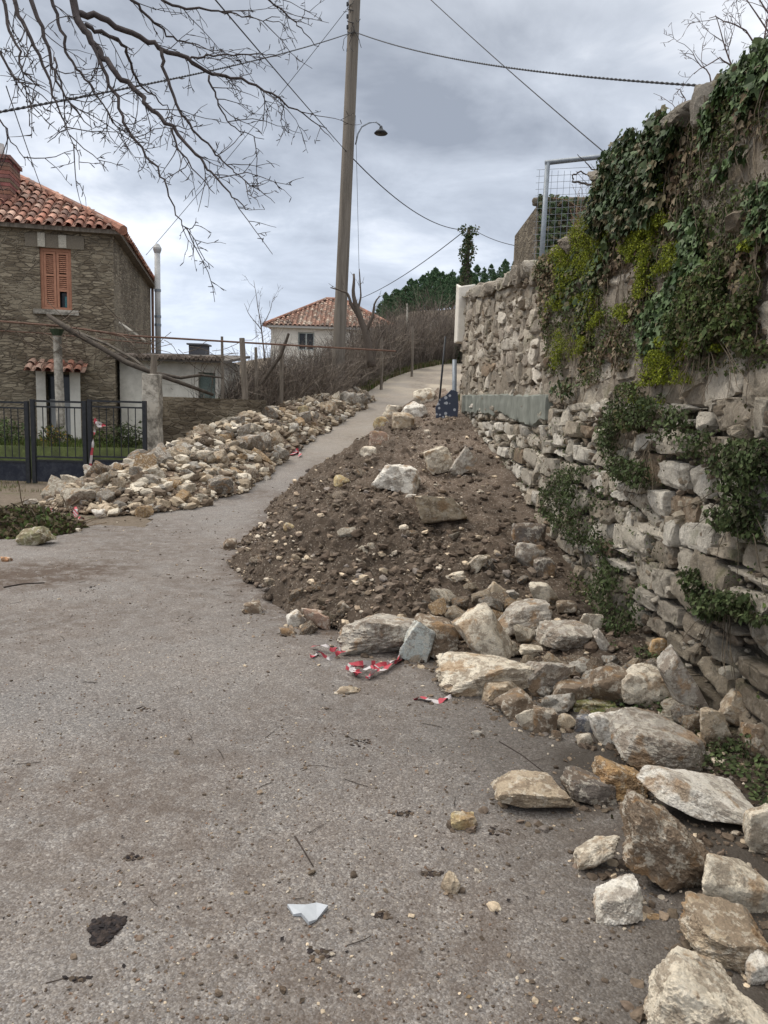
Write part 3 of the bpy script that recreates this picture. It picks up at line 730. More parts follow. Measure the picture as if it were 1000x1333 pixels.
FT = [(450, 800), (480, 780), (430, 812), (600, 790), (575, 785), (640, 745), (660, 735), (675, 760), (400, 825), (350, 760), (420, 770), (330, 735), (540, 790), (610, 770), (470, 765), (380, 780), (690, 800), (655, 790), (530, 700), (480, 720), (450, 700), (600, 700), (440, 650), (470, 620)]
for (px, py) in FT:
    px += r2.uniform(-8, 8); g = hit(px, py); sz = r2.uniform(.035, .08); tone = [TAN, BRN, BRN, CREAM, GREY, DRK][r2.integers(6)]
    put(int(r2.integers(10)), (g[0], g[1], g[2]+sz*.4), (sz*1.2, sz*.9, sz*.7), tuple(r2.uniform(-.6, .6, 2))+(r2.uniform(0, 6.3),), tuple(np.array(tone)*r2.uniform(.7, 1.)), 'small angular rock half sunk in the front of the brown earth heap', 'small rocks in the earth heap')

# low-poly stone templates scattered as stuff
TV = []; TF = ico(2)[1]
for k in range(8):
    TV.append(rock_shape(300+k, 2, nplane=2+k % 3, rough=.10, power=24)[0])
TV = np.array(TV)
def rotmats(n, r, tilt=3.14):
    a = r.uniform(0, 2*math.pi, n); b_ = r.uniform(-tilt, tilt, n); c = r.uniform(-tilt, tilt, n)
    ca, sa, cb_, sb_, cc, sc_ = np.cos(a), np.sin(a), np.cos(b_), np.sin(b_), np.cos(c), np.sin(c)
    Z_ = np.zeros(n); O = np.ones(n)
    Rz = np.stack([ca, -sa, Z_, sa, ca, Z_, Z_, Z_, O], 1).reshape(n, 3, 3)
    Ry = np.stack([cb_, Z_, sb_, Z_, O, Z_, -sb_, Z_, cb_], 1).reshape(n, 3, 3)
    Rx = np.stack([O, Z_, Z_, Z_, cc, -sc_, Z_, sc_, cc], 1).reshape(n, 3, 3)
    return Rz@Ry@Rx
def scatter(mb, tv, tf, P, Rm, S, C, r):
    """tv: K x n x 3 templates; P positions; Rm rotations; S (N,3) scales; C (N,3) colours"""
    N = len(P)
    if N == 0: return
    k = r.integers(0, len(tv), N); V = tv[k]*S[:, None, :]
    V = np.einsum('nij,nkj->nki', Rm, V)+P[:, None, :]
    n = tv.shape[1]; off = (np.arange(N)*n)
    Fs = [(f[None, :, :]+off[:, None, None]).reshape(-1, f.shape[1]) for f in (tf if isinstance(tf, list) else [tf])]
    mb.add(V.reshape(-1, 3), Fs, np.repeat(C, n, axis=0))
PALc = np.array([(.44, .38, .30), TAN, BRN, (.14, .105, .075), DRK, (.12, .09, .065), (.10, .075, .055), (.12, .09, .065), (.10, .075, .055), (.09, .065, .045), (.13, .10, .07), (.16, .12, .09)])
def stones_stuff(name, label, X, Y, Zf, smin, smax, pal, r, flat=.7, sink=.25):
    n = len(X); s = smin*(smax/smin)**(r.random(n)**2.2)
    S = np.stack([s, s*r.uniform(.6, 1, n), s*flat*r.uniform(.6, 1, n)], 1)
    P = np.stack([X, Y, Zf+S[:, 2]*(1-2*sink)], 1)
    mb = MB(); scatter(mb, TV, TF, P, rotmats(n, r, .5), S, pal[r.integers(0, len(pal), n)]*r.uniform(.7, 1.2, (n, 1)), r)
    return tag(mb.build(name, M['attr'], smooth=False), label, 'rubble', kind='stuff')
r3 = np.random.default_rng(5)
# on the mound
def mound_top(X, Y):
    h = mound(X, Y); P = np.stack([X, Y, X*0], 1)
    d = .11*fbm(P*2.0, 3, 21)+.07*np.abs(fbm(P*5.0, 3, 25))+.045*fbm(P*14, 3, 31)+.035*np.maximum(0, vnoise(P*22, 41)-.15)
    return gz(X, Y)+h+d*np.clip(h/.16, 0, 1)*(.35+.65*ss(WX(Y)-.05, WX(Y)-1.3, X))
Yc = r3.uniform(2.0, 20, 60000); Xc = r3.uniform(-2.1, 1.8, 60000)
hm_ = mound(Xc, Yc); keep = (hm_ > .01) & (Xc < WX(Yc)-.03) & (r3.random(60000) < np.where(hm_ < .35, .42, .18)*np.clip(7/Yc, .25, 1)*(.4+.9*(vnoise(np.stack([Xc*1.5, Yc*1.5, Xc*0], 1), 3) > -.1)))
Xk, Yk = Xc[keep], Yc[keep]
print('mound stones', len(Xk))
stones_stuff('soil_rubble', 'small stones and clods strewn over the brown earth heap', Xk, Yk, mound_top(Xk, Yk), .005, .042, PALc*1.15, r3)
Yc = r3.uniform(4.3, 19, 26000); Xc = r3.uniform(-2.1, 1.8, 26000); hm_ = mound(Xc, Yc)
keep = (hm_ > .03) & (Xc < WX(Yc)-.05) & (fbm(np.stack([Xc*1.3, Yc*1.3, Xc*0], 1), 3, 19) > -.15) & (r3.random(26000) < np.clip(6/Yc, .2, 1)*.30*(1-.8*ss(.1, 1.1, Xc-(ip(Yc, XLm)+1.1))*ss(6.2, 8.5, Yc)))
Xk, Yk = Xc[keep], Yc[keep]
stones_stuff('soil_clods', 'brown clods of earth all over the dug heap', Xk, Yk, mound_top(Xk, Yk), .010, .055, np.array([(.13, .097, .071), (.11, .08, .058), (.16, .125, .095), (.095, .068, .048)]), r3, .8, .35)
cx_, cy_ = [], []
for (a, b_, r_) in CRUMBS:
    k = int(60*min(r_/.1, 3)); th_ = r3.uniform(0, 6.28, k); q = r_*(.75+.55*r3.random(k)**2); cx_.append(a+np.cos(th_)*q); cy_.append(b_+np.sin(th_)*q)
cx_ = np.concatenate(cx_); cy_ = np.concatenate(cy_); k = cx_ < WX(cy_)-.03; cx_, cy_ = cx_[k], cy_[k]
stones_stuff('stone_chips', 'chips and soil crumbs gathered round the bases of the fallen rocks', cx_, cy_, surf(cx_, cy_)+.002, .003, .026, PALc, r3, .6, .3)
ng = 26000; yg = 1.5+r3.random(ng)**1.4*7; xg = r3.uniform(-.6, .5, ng)*yg
k = (mound(xg, yg) < .02) & (xg < WX(yg)-.03) & (fbm(np.stack([xg*1.3, yg*1.3, xg*0], 1), 3, 33) > -.12); xg, yg = xg[k], yg[k]
stones_stuff('road_grit', 'fine grit and soil specks lying all over the asphalt', xg, yg, surf(xg, yg)+.004, .0012, .0065, np.vstack([PALc, [(.17, .11, .075)]*5]), r3, .6, .3)
# rubble heap small stones
Yc = r3.uniform(9, 24, 42000); Xc = r3.uniform(-6.6, .4, 42000); hr = rubble(Xc, Yc)
keep = (hr > .004) & (r3.random(42000) < .62); Xk, Yk = Xc[keep], Yc[keep]
print('heap stones', len(Xk))
stones_stuff('heap_rubble', 'small broken stones filling the gaps of the long rubble heap', Xk, Yk, gz(Xk, Yk)+hr[keep]*.85, .022, .12, np.array([CREAM, CREAM, TAN, GREY, TAN, TAN, BRN, BRN])*.72, r3)
# loose stones around toes and on the road
n = 20000
Yc = 1.3+r3.random(n)**1.5*12; Xc = r3.uniform(-.62, .62, n)*Yc*1.1
dm = np.where(Yc > 4.6, ip(Yc, XLm)-Xc, np.hypot(np.maximum(Xc-.3, 0)*.3+np.minimum(Xc-.3, 0), Yc-4.7)); dwl = WX(Yc)-Xc
pr = .03+.9*np.exp(-np.clip(dm, 0, 9)/.35)+.8*np.exp(-np.clip(dwl-.5, 0, 9)/.45)*(Yc < 5)
pr += .5*np.exp(-((Yc-9.3)/.8)**2)*(Xc < -2)
keep = (r3.random(n) < pr) & (dwl > .05) & (mound(Xc, Yc) < .2) & (rubble(Xc, Yc) < .03)
Xk, Yk = Xc[keep], Yc[keep]
stones_stuff('loose_gravel', 'loose gravel and soil crumbs scattered over the asphalt', Xk, Yk, surf(Xk, Yk)+.004, .003, .015, PALc, r3, .6, .3)

# ------------------------------------------------------------------ retaining wall on the right
WTOP = [(0, 3.12), (3.7, 3.13), (4.5, 3.16), (5.05, 3.24), (5.85, 3.26), (6.05, 3.04), (6.36, 2.93), (6.8, 2.87), (7.65, 2.90), (9, 3.02), (10.2, 3.10), (11.3, 3.24), (12.4, 3.38)]
WEND = 12.4
def wpt(S, Hh, off):      # S = Y coordinate, off = outward toward the lane
    S = np.asarray(S, float); off = np.asarray(off, float)
    return np.stack([WX(S)+WN[0]*off, S+WN[1]*off, Hh], -1)
rw = np.random.default_rng(17)
wall_t = thing('retaining_wall', (WX(6), 6, 0), 'tall dry stone retaining wall running along the right side of the road', 'wall')
wm = MB()
# core: rough recessed face + top + back
ysw = np.arange(.8, WEND+.001, .04); hs_ = np.linspace(0, 1, 90)
SS, HH = np.meshgrid(ysw, hs_, indexing='ij'); SS = SS.ravel(); top = ip(SS, WTOP)-.05
HHm = -.1+(top+.1)*HH.ravel()
q = np.stack([SS, HHm, SS*0], 1)
off = -.055+.03*fbm(q*5, 4, 71)+np.where(HHm > 1.62, .035, 0)
cup = np.where(HHm > 1.62, 1, 0)[:, None]
cc_ = (np.array([.05, .042, .032])*(1-cup)+np.array([.32, .27, .21])*cup)*(1+.4*fbm(q*3, 3, 12))[:, None]
wm.add(wpt(SS, HHm, off), [grid_faces(len(ysw), len(hs_))], cc_)
ys2 = np.arange(.8, WEND+.001, .08); dd = np.linspace(.05, -.62, 10)
SS2, DD = np.meshgrid(ys2, dd, indexing='ij'); SS2 = SS2.ravel(); DD = DD.ravel()
zt2 = ip(SS2, WTOP)-.06+.05*fbm(np.stack([SS2*3, DD*3, DD*0], 1), 3, 4)
wm.add(wpt(SS2, zt2, DD), [grid_faces(len(ys2), 10)], (.13, .105, .07))
SS2, HB = np.meshgrid(ys2, np.linspace(0, 1, 4), indexing='ij'); SS2 = SS2.ravel(); HB = HB.ravel()
wm.add(wpt(SS2, -.1+(ip(SS2, WTOP)+.04)*HB, SS2*0-.62), [grid_faces(len(ys2), 4)], (.15, .12, .09))
for yy in (.8, WEND):   # ends
    wm.add(np.array([wpt(yy, -.1, -.05), wpt(yy, -.1, -.62), wpt(yy, ip(yy, WTOP)-.06, -.62), wpt(yy, ip(yy, WTOP)-.06, -.05)]), [np.array([[0, 1, 2, 3]])], (.2, .17, .13))
def stone_face(s0, s1, h0, h1, prot, tone, n=(14, 11), jit=.022, seed=0, M_=None):
    nu, nv = n
    u = np.linspace(-1, 1, nu); v = np.linspace(-1, 1, nv); u = np.sign(u)*np.abs(u)**.5; v = np.sign(v)*np.abs(v)**.5
    U, Vv = np.meshgrid(u, v, indexing='ij'); U = U.ravel(); Vv = Vv.ravel()
    # rounded-corner mapping: rim pulled in at the corners, and a cushion profile
    rr = np.maximum(np.abs(U), np.abs(Vv))
    pull = 1-.10*(np.abs(U)*np.abs(Vv))**3
    c = rw.normal(0, jit, (4, 2))
    a = (U*pull+1)/2; b_ = (Vv*pull+1)/2
    s = (s0+(s1-s0)*a)+((1-a)*(1-b_)*c[0, 0]+a*(1-b_)*c[1, 0]+a*b_*c[2, 0]+(1-a)*b_*c[3, 0])
    h = (h0+(h1-h0)*b_)+((1-a)*(1-b_)*c[0, 1]+a*(1-b_)*c[1, 1]+a*b_*c[2, 1]+(1-a)*b_*c[3, 1])
    prof = (1-np.abs(U)**50)*(1-np.abs(Vv)**50)
    sl = rw.normal(0, .25, 2)
    p3 = np.stack([s*6, h*6, np.full_like(s, seed)], 1)
    f1 = fbm(p3*.9, 2, 5); f2 = fbm(p3*4, 3, 6, .6)
    o = -.09+(.09+prot*(1+.5*sl[0]*U+.5*sl[1]*Vv)+.016*f1+.018*f2+.012*(np.floor(f1*7)/7-f1)*2)*prof**.4
    # faceted chips
    for k in range(4):
        n_ = rw.normal(0, 1, 2); n_ /= np.linalg.norm(n_); d = U*n_[0]+Vv*n_[1]
        o -= np.clip(d-rw.uniform(.3, 1.0), 0, 2)*rw.uniform(.01, .07)
    edge = fbm(p3*3, 2, 9)*.018
    s = s+edge*(np.abs(U) > .8); h = h+fbm(p3*3+9, 2, 10)*.014*(np.abs(Vv) > .8)
    col = np.array(tone)[None, :]*(1+.12*f2[:, None])
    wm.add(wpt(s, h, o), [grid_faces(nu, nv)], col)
y_ = 0
h = -.08; row = 0
while h < 3.45:
    low = h < 1.60
    hh = rw.uniform(.10, .22) if low else rw.uniform(.12, .22)
    if low and h+hh > 1.56: hh = 1.64-h
    s = rw.uniform(.6, .9)
    while s < WEND-.05:
        L = rw.uniform(.16, .60)*(1 if low else .95)
        if rw.random() < .2: L *= .5
        if s < 5: L = min(L, .40)
        s1 = min(s+L, WEND)
        bow = .03*math.sin(s*.9+row)+.012*math.sin(s*2.3+row*2)
        tp = ip((s+s1)/2, WTOP)
        if h+hh*.6 < tp:
            g = .009 if low else .006
            f = (s+s1)/2
            br = rw.uniform(.75, 1.15)
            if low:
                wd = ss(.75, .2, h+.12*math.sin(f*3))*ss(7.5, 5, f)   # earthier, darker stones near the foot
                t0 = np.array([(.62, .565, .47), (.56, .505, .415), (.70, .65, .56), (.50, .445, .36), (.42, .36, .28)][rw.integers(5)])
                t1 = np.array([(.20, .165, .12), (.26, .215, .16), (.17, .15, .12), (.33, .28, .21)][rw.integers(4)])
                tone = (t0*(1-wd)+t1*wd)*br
            else:
                t0 = np.array([(.52, .46, .37), (.42, .365, .29), (.62, .56, .47), (.35, .305, .245), (.47, .405, .33)][rw.integers(5)])
                tone = t0*br*(1.05 if f > 6.5 else 1.0)
            if rw.random() < .03: tone = np.array([.32, .24, .165])*br
            # big block or split into two thin slips
            hb = hh
            nn = (22, 16) if f < 6 else ((15, 12) if f < 9 else (11, 9))
            pr_ = rw.uniform(-.01, .04) if low else rw.uniform(-.02, .02)
            top_h = min(h+hb+bow, tp+.04)
            if low and hb > .16 and rw.random() < .28:
                sp = rw.uniform(.35, .65)
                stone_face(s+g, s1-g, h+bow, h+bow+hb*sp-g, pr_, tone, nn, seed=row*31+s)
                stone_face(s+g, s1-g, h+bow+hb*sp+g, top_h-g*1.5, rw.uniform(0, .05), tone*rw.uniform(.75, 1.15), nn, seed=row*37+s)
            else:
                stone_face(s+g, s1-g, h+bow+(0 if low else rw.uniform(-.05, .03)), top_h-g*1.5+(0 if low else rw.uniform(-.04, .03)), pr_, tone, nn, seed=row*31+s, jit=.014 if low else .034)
        s = s1
    h += hh; row += 1
# ragged coping stones along the top and on the end face
for k, yy in enumerate(np.arange(1.0, 12.0, .2)):
    V, F = rock_shape(500+k % 23, 4, rough=.09, power=16, roundness=.05)
    sz = rw.uniform(.08, .17); yv = yy+rw.normal(0, .05); wv_ = rw.uniform(.10, .2)
    V = V*np.array([wv_, sz, rw.uniform(.06, .14)])
    c = wpt(yv, ip(yv, WTOP)-.0+rw.uniform(-.05, .05), -rw.uniform(.02, .2))
    wm.add(V@np.array(Matrix.Rotation(rw.normal(0, .3), 3, 'X')).T+c, [F], np.array([(.42, .37, .30), (.34, .29, .23), (.48, .43, .36)][k % 3])*rw.uniform(.7, 1.1)*(1 if yy > 6.2 else .6))
hz_ = .9
while hz_ < 3.35:
    hh = rw.uniform(.14, .26); d0 = .0
    while d0 < .6:
        L = rw.uniform(.18, .34); V, F = rock_shape(int(600+rw.integers(30)), 3, rough=.05, power=12)
        V = V*np.array([L/2, .10, hh/2]); c = wpt(WEND-.01, hz_+hh/2, -d0-L/2)
        wm.add(V+c, [F], np.array((.42, .37, .30))*rw.uniform(.6, 1.15)); d0 += L
    hz_ += hh
nch = 5200; tvc = np.array([rock_shape(820+k, 2, nplane=3, rough=.1, power=24)[0] for k in range(6)])
sy = rw.uniform(2.6, WEND, nch); hh_ = rw.uniform(-.05, 1.66, nch); up_ = rw.random(nch) < .3; hh_ = np.where(up_, rw.uniform(1.7, 3.0, nch), hh_)
sc_ = rw.lognormal(math.log(.020), .45, nch)[:, None]*np.array([.7, 1.2, .6])
scatter(wm, tvc, ico(2)[1], wpt(sy, hh_, rw.uniform(-.05, .0, nch)), rotmats(nch, rw, .5), sc_, np.array([(.50, .45, .37), (.40, .34, .26), (.30, .245, .18), (.24, .19, .14)])[rw.integers(0, 4, nch)]*rw.uniform(.7, 1.1, (nch, 1)), rw)
wm.build('stone_face', M['wall'], wall_t, smooth=True, sharp=30)
# strip of grey-green render
bb = MB(); ysb = np.arange(7.05, 12.0, .02); hv = np.linspace(0, 1, 12)
S_, H_ = np.meshgrid(ysb, hv, indexing='ij'); S_ = S_.ravel(); H_ = H_.ravel()
lo = 1.455+.11*fbm(np.stack([S_*2.1, S_*0, S_*0], 1), 6, 3, .62)+.012*(S_-7); hi = 1.735+.015*(S_-7)+.01*fbm(np.stack([S_*6, S_*0+4, S_*0], 1), 2, 3)
o_ = .034+.008*fbm(np.stack([S_*5, H_*4, S_*0], 1), 3, 8)
rim = (np.abs(H_*2-1) > .999) | (S_ <= ysb[0]+.001)
bb.add(wpt(S_, lo+(hi-lo)*H_, np.where(rim, -.03, o_)), [grid_faces(len(ysb), 12)])
tag(bb.build('render_strip', M['band'], wall_t, smooth=True, sharp=60), 'grey green strip of render across the middle of the stone wall')
# white plastered stub capping the far end
pb = MB(); 
c0 = wpt(WEND+.02, 0, .06)
def wallbox(mb, s0, s1, o0, o1, h0, h1, col=None):
    P0 = [wpt(s, h_, o) for h_ in (h0, h1) for (s, o) in ((s0, o0), (s1, o0), (s1, o1), (s0, o1))]
    mb.add(np.array(P0), [np.array([[0, 1, 2, 3], [4, 7, 6, 5], [0, 4, 5, 1], [1, 5, 6, 2], [2, 6, 7, 3], [3, 7, 4, 0]])], col)
nb_ = 14
A_, B_ = np.meshgrid(np.linspace(0, 1, 8), np.linspace(0, 1, nb_), indexing='ij'); A_ = A_.ravel(); B_ = B_.ravel()
wallbox(pb, WEND-.1, WEND+.22, .10, -.16, 2.62, 3.46)
V8 = pb.V[0]; V8[4:, 2] += np.array([.0, .10, -.02, .06])
po = pb.build('plastered_end', M['plaster'], wall_t)
tag(po, 'smooth white plastered block at the top of the wall end')
md = po.modifiers.new('bev', 'BEVEL'); md.width = .02; md.segments = 2

# terrace behind the wall
xs = np.concatenate([np.array([0.0, .15, .4, .8, 1.5, 2.5, 4, 6, 9, 14])]); ys = np.arange(-6, 22, .3)
A_, Y_ = np.meshgrid(xs, ys, indexing='ij'); A_ = A_.ravel(); Y_ = Y_.ravel()
Zt = ip(Y_, [(-6, 3.1), (5.4, 3.08), (6.4, 2.75), (9, 2.9), (12.1, 3.15), (14, 3.2), (22, 3.6)])+.05*A_
Xt = WX(Y_)+.35+A_+np.where(Y_ > 12, (Y_-12)*.55, 0)
Zt = Zt+.06*fbm(np.stack([Xt, Y_, Y_*0], 1), 3, 5)
tb = MB(); tb.add(np.stack([Xt, Y_, Zt], 1), [grid_faces(len(xs), len(ys))])
# bank running down from the terrace edge beyond the wall end
yb = np.arange(12.0, 22, .3); kk = np.linspace(0, 1, 5)
Yb, K = np.meshgrid(yb, kk, indexing='ij'); Yb = Yb.ravel(); K = K.ravel()
xt = WX(Yb)+.35+(Yb-12)*.55; zt_ = ip(Yb, [(12.1, 3.15), (14, 3.2), (22, 3.6)]); zb_ = gz(xt-.2, Yb)-.1
tb.add(np.stack([xt-.35*K, Yb, zt_*(1-K)+zb_*K], 1), [grid_faces(len(yb), 5)])
tag(tb.build('terrace_ground', M['ground'], smooth=True), kind='structure')

# ------------------------------------------------------------------ leaves on the wall
LV = np.array([(0, 0, 0), (-.42, .08, .05), (-.52, .48, .10), (-.22, .52, .04), (0, 1, -.04), (.22, .52, .04), (.52, .48, .10), (.42, .08, .05)], float)
LFa = [np.array([[0, 3, 2, 1], [0, 7, 6, 5]]), np.array([[0, 4, 3], [0, 5, 4]])]
DV = np.array([(0, 0, 0), (-.32, .45, .06), (0, 1, 0), (.32, .45, .06)], float); DF = [np.array([[0, 2, 1], [0, 3, 2]])]
def inpoly(P, poly):
    x, y = P[:, 0], P[:, 1]; c = np.zeros(len(P), bool); n = len(poly); j = n-1
    for i in range(n):
        xi, yi = poly[i]; xj, yj = poly[j]
        c ^= ((yi > y) != (yj > y)) & (x < (xj-xi)*(y-yi)/(yj-yi+1e-12)+xi); j = i
    return c
def orient(N, down, r, sp):
    """rotation frames: local z ~ N (outward), local y ~ down"""
    n = len(N); Z_ = N+r.normal(0, sp, (n, 3)); Z_ /= np.linalg.norm(Z_, axis=1)[:, None]
    Yv = down+r.normal(0, .55, (n, 3)); Yv -= (Yv*Z_).sum(1)[:, None]*Z_; Yv /= np.linalg.norm(Yv, axis=1)[:, None]
    Xv = np.cross(Yv, Z_); return np.stack([Xv, Yv, Z_], -1)
def wallpoly_area(poly):
    P = np.array([[wallhit(a, b_)[1], wallhit(a, b_)[2]] for a, b_ in poly]); return P
rl = np.random.default_rng(88)
def leaf_patch(name, mb, poly, n, size, pal, out=(.02, .14), tpl='ivy', clump=2.2, thr=-.25, bulge=0., upright=.0):
    P = wallpoly_area(poly); mn = P.min(0); mx_ = P.max(0)
    Q = rl.uniform(mn, mx_, (n*6, 2))
    jt = .15*np.stack([vnoise(np.c_[Q*4, Q[:, :1]*0], 3), vnoise(np.c_[Q*4, Q[:, :1]*0+5], 4)], 1)
    ok = inpoly(Q+jt, P) & (fbm(np.c_[Q*clump, Q[:, :1]*0+n*.01], 3, 7) > thr)
    Q = Q[ok][:n]
    c = P.mean(0); e_ = (mx_-mn)/2
    d = np.clip(1-(((Q-c)/e_)**2).sum(1), 0, 1)
    o = rl.uniform(out[0], out[1], len(Q))+bulge*d**.7*rl.random(len(Q))**.4
    Zc = np.minimum(Q[:, 1], ip(Q[:, 0], WTOP)+.12*rl.random(len(Q)))
    p = wpt(Q[:, 0], Zc, o)
    N = np.tile(WN, (len(p), 1))+np.array([0, 0, .25]); dn = np.tile(np.array([0, -.15, -1.0+2*upright]), (len(p), 1))
    Rm = orient(N, dn, rl, .38 if tpl == 'ivy' else .8)
    s = size*rl.lognormal(0, .28, len(p))
    colr = pal[rl.integers(0, len(pal), len(p))]*rl.uniform(.7, 1.25, (len(p), 1))
    tv, tf = (LV, LFa) if tpl == 'ivy' else (DV, DF)
    scatter(mb, tv[None], tf, p, Rm, np.stack([s, s, s], 1), colr, rl)
IVY = np.array([(.07, .12, .042), (.09, .14, .05), (.055, .09, .036), (.12, .18, .07), (.15, .20, .10)])
IVYD = np.array([(.05, .08, .034), (.065, .10, .040), (.085, .12, .05), (.045, .062, .03), (.15, .13, .075)])
OLV = np.array([(.08, .11, .032), (.10, .135, .04), (.06, .085, .03), (.12, .105, .05), (.09, .085, .045)])
DKG = np.array([(.055, .078, .03), (.072, .10, .038), (.095, .12, .05), (.06, .06, .032)])
MOSS = np.array([(.20, .24, .018), (.26, .29, .022), (.16, .19, .02), (.12, .14, .03)])
def stems(mb, poly, n, col=(.10, .08, .055), r0=.003, length=.4, rooted=False):
    P = wallpoly_area(poly); mn = P.min(0); mx_ = P.max(0)
    for k in range(n):
        q = rl.uniform(mn, mx_)
        while not inpoly(q[None], P)[0]: q = rl.uniform(mn, mx_)
        if rooted: q = P.mean(0)+rl.normal(0, .006, 2)
        L = length*rl.uniform(.4, 1.1); m_ = 9; t = np.linspace(0, 1, m_)
        s = q[0]+rl.normal(0, .25 if not rooted else .8)*t*L+np.cumsum(rl.normal(0, .012, m_)); hh = np.minimum(q[1]-t*L+np.cumsum(rl.normal(0, .01, m_)), 3.3)
        mb.tube(wpt(s, hh, .03+(.03*rl.random()+rl.uniform(0, .02, m_) if not rooted else .08*t)), r0*(1.2-.8*t), 4, np.array(col)*rl.uniform(.6, 1.5), cap=False)
def plant(name, label, cat, specs, stem_n=0, stem_poly=None, group=None, mat_='leaf'):
    P = wallhit(*np.mean(np.array(specs[0]['poly']), axis=0)); root = thing(name, P, label, cat, group)
    mb = MB()
    for sp in specs: leaf_patch(name, mb, **sp)
    mb.build('leaves', M[mat_], root)
    if stem_n:
        st = MB(); stems(st, stem_poly or specs[0]['poly'], stem_n, rooted=(name == 'wall_shrub' or stem_n < 20)); st.build('stems', M['twig'], root, smooth=True)
    return root
PA = [(778, 222), (800, 196), (850, 160), (905, 138), (905, 200), (868, 262), (842, 300), (800, 310), (778, 265)]
plant('ivy', 'dark ivy mass hanging over the highest left corner of the wall', 'ivy', [dict(poly=PA, n=5200, size=.044, pal=IVYD, out=(.01, .12), thr=-.3, bulge=.05)], 20)
PB_ = [(905, 138), (1000, 50), (1080, 5), (1080, 290), (965, 330), (920, 400), (890, 450), (850, 470), (838, 430), (870, 370), (905, 300), (880, 255), (905, 200)]
plant('ivy', 'large leaved green ivy sweeping down the upper right of the wall', 'ivy', [dict(poly=PB_, n=6500, size=.034, pal=np.vstack([IVY, IVY, IVYD]), out=(.005, .07), thr=.06, clump=2.8), dict(poly=PB_, n=5000, size=.022, pal=OLV, out=(.0, .05), tpl='d', thr=.0)], 50)
PC = [(730, 345), (775, 300), (810, 320), (800, 370), (770, 420), (752, 520), (728, 520), (735, 440)]
plant('ivy', 'thin ivy strand trailing down the left part of the wall to the grey render', 'ivy', [dict(poly=PC, n=1000, size=.040, pal=np.vstack([IVYD, OLV]), out=(.01, .09), thr=-.05, clump=3)], 14)
PD = [(930, 330), (1010, 300), (1010, 455), (960, 440), (915, 430), (880, 470), (860, 450), (900, 400)]
plant('wall_shrub', 'olive small leaved creeper filling the right edge at head height', 'shrub', [dict(poly=PD, n=6000, size=.024, pal=OLV, out=(.0, .10), tpl='d', thr=-.06, clump=4, bulge=.05)], 30, mat_='matteleaf')
SH = [([(800, 545), (826, 500), (870, 505), (925, 560), (930, 610), (905, 650), (860, 640), (815, 620), (790, 585)], 3800, 'big drooping bush of tiny dark leaves growing from the middle of the wall'),
      ([(712, 625), (745, 600), (790, 615), (808, 660), (815, 700), (790, 722), (755, 705), (715, 668)], 3200, 'round bush of tiny leaves low on the wall above the dark earthy rocks'),
      ([(945, 600), (980, 570), (1010, 575), (1010, 700), (960, 690), (940, 650)], 2600, 'bush of tiny leaves growing from the wall at the right edge'),
      ([(912, 740), (950, 720), (1008, 745), (1010, 800), (960, 805), (915, 790)], 2000, 'low dark green bush near the foot of the wall at the right edge'),
      ([(785, 740), (820, 735), (845, 770), (835, 835), (800, 840), (782, 800)], 1900, 'narrow dark green tuft on the wall foot behind the rock cluster'),
      ([(740, 760), (768, 752), (782, 790), (770, 815), (748, 800)], 700, 'small green tuft at the wall foot above the small pale cube'),
      ([(820, 505), (850, 495), (865, 530), (840, 560), (818, 545)], 700, 'bright leafy sprig on the ledge of the wall'),
      ([(925, 955), (965, 930), (1000, 975), (990, 1020), (950, 1010)], 900, 'dark weeds at the wall foot behind the long white block')]
for poly, n, lab in SH:
    plant('wall_shrub', lab, 'shrub', [dict(poly=poly, n=n, size=.024, pal=DKG if 'dark' in lab or 'tiny' in lab else OLV, out=(-.02, .10), tpl='d', thr=-.04, bulge=.12, clump=5)], 12, mat_='matteleaf')
sp_ = MB()
for (cx, cy, rx, ry) in [(755, 300, 22, 28), (800, 250, 16, 22), (868, 265, 14, 24), (757, 352, 18, 14), (747, 452, 12, 16), (875, 478, 26, 16), (735, 398, 10, 14), (848, 345, 12, 26), (900, 452, 24, 10), (815, 415, 22, 10), (985, 330, 14, 10), (788, 330, 12, 22), (860, 185, 10, 12), (838, 305, 16, 24), (770, 400, 14, 12), (850, 520, 12, 8), (930, 440, 18, 12), (765, 330, 16, 20), (742, 350, 10, 22), (820, 280, 12, 16), (845, 290, 14, 14), (770, 440, 10, 20), (880, 330, 12, 16)]:
    leaf_patch('moss', sp_, [(cx+1.35*rx*math.cos(t)*(1+.4*math.sin(3*t+cx)), cy+1.35*ry*math.sin(t)*(1+.3*math.sin(2*t+cy))) for t in np.linspace(0, 6.28, 14)[:-1]], int(10*rx*ry), .012, MOSS, (.02, .09), 'd', 8, -.16)
tag(sp_.build('moss', M['matteleaf']), 'bright yellow green moss growing in cushions on the upper wall', 'moss', kind='stuff')
sp_ = MB()
ALLP = [(700, 330), (780, 240), (1010, 60), (1010, 480), (720, 480)]
leaf_patch('dry', sp_, ALLP, 5200, .035, np.array([(.20, .15, .09), (.13, .09, .06), (.26, .21, .14), (.07, .08, .035)]), (.0, .06), 'ivy', 3, .0)
leaf_patch('dry', sp_, ALLP, 14000, .018, OLV, (.0, .06), 'd', 2.4, -.06)
leaf_patch('dry', sp_, [(640, 560), (1010, 500), (1010, 980), (860, 860), (690, 690)], 2600, .016, OLV*.8, (-.03, .04), 'd', 2.4, .08)
tag(sp_.build('wall_litter', M['matteleaf']), 'dry leaves and creeping weeds caught between the wall stones', 'leaf litter', kind='stuff')
sp_ = MB(); stems(sp_, [(770, 220), (1010, 60), (1010, 470), (740, 480)], 90, (.14, .11, .08), .0025, .35)
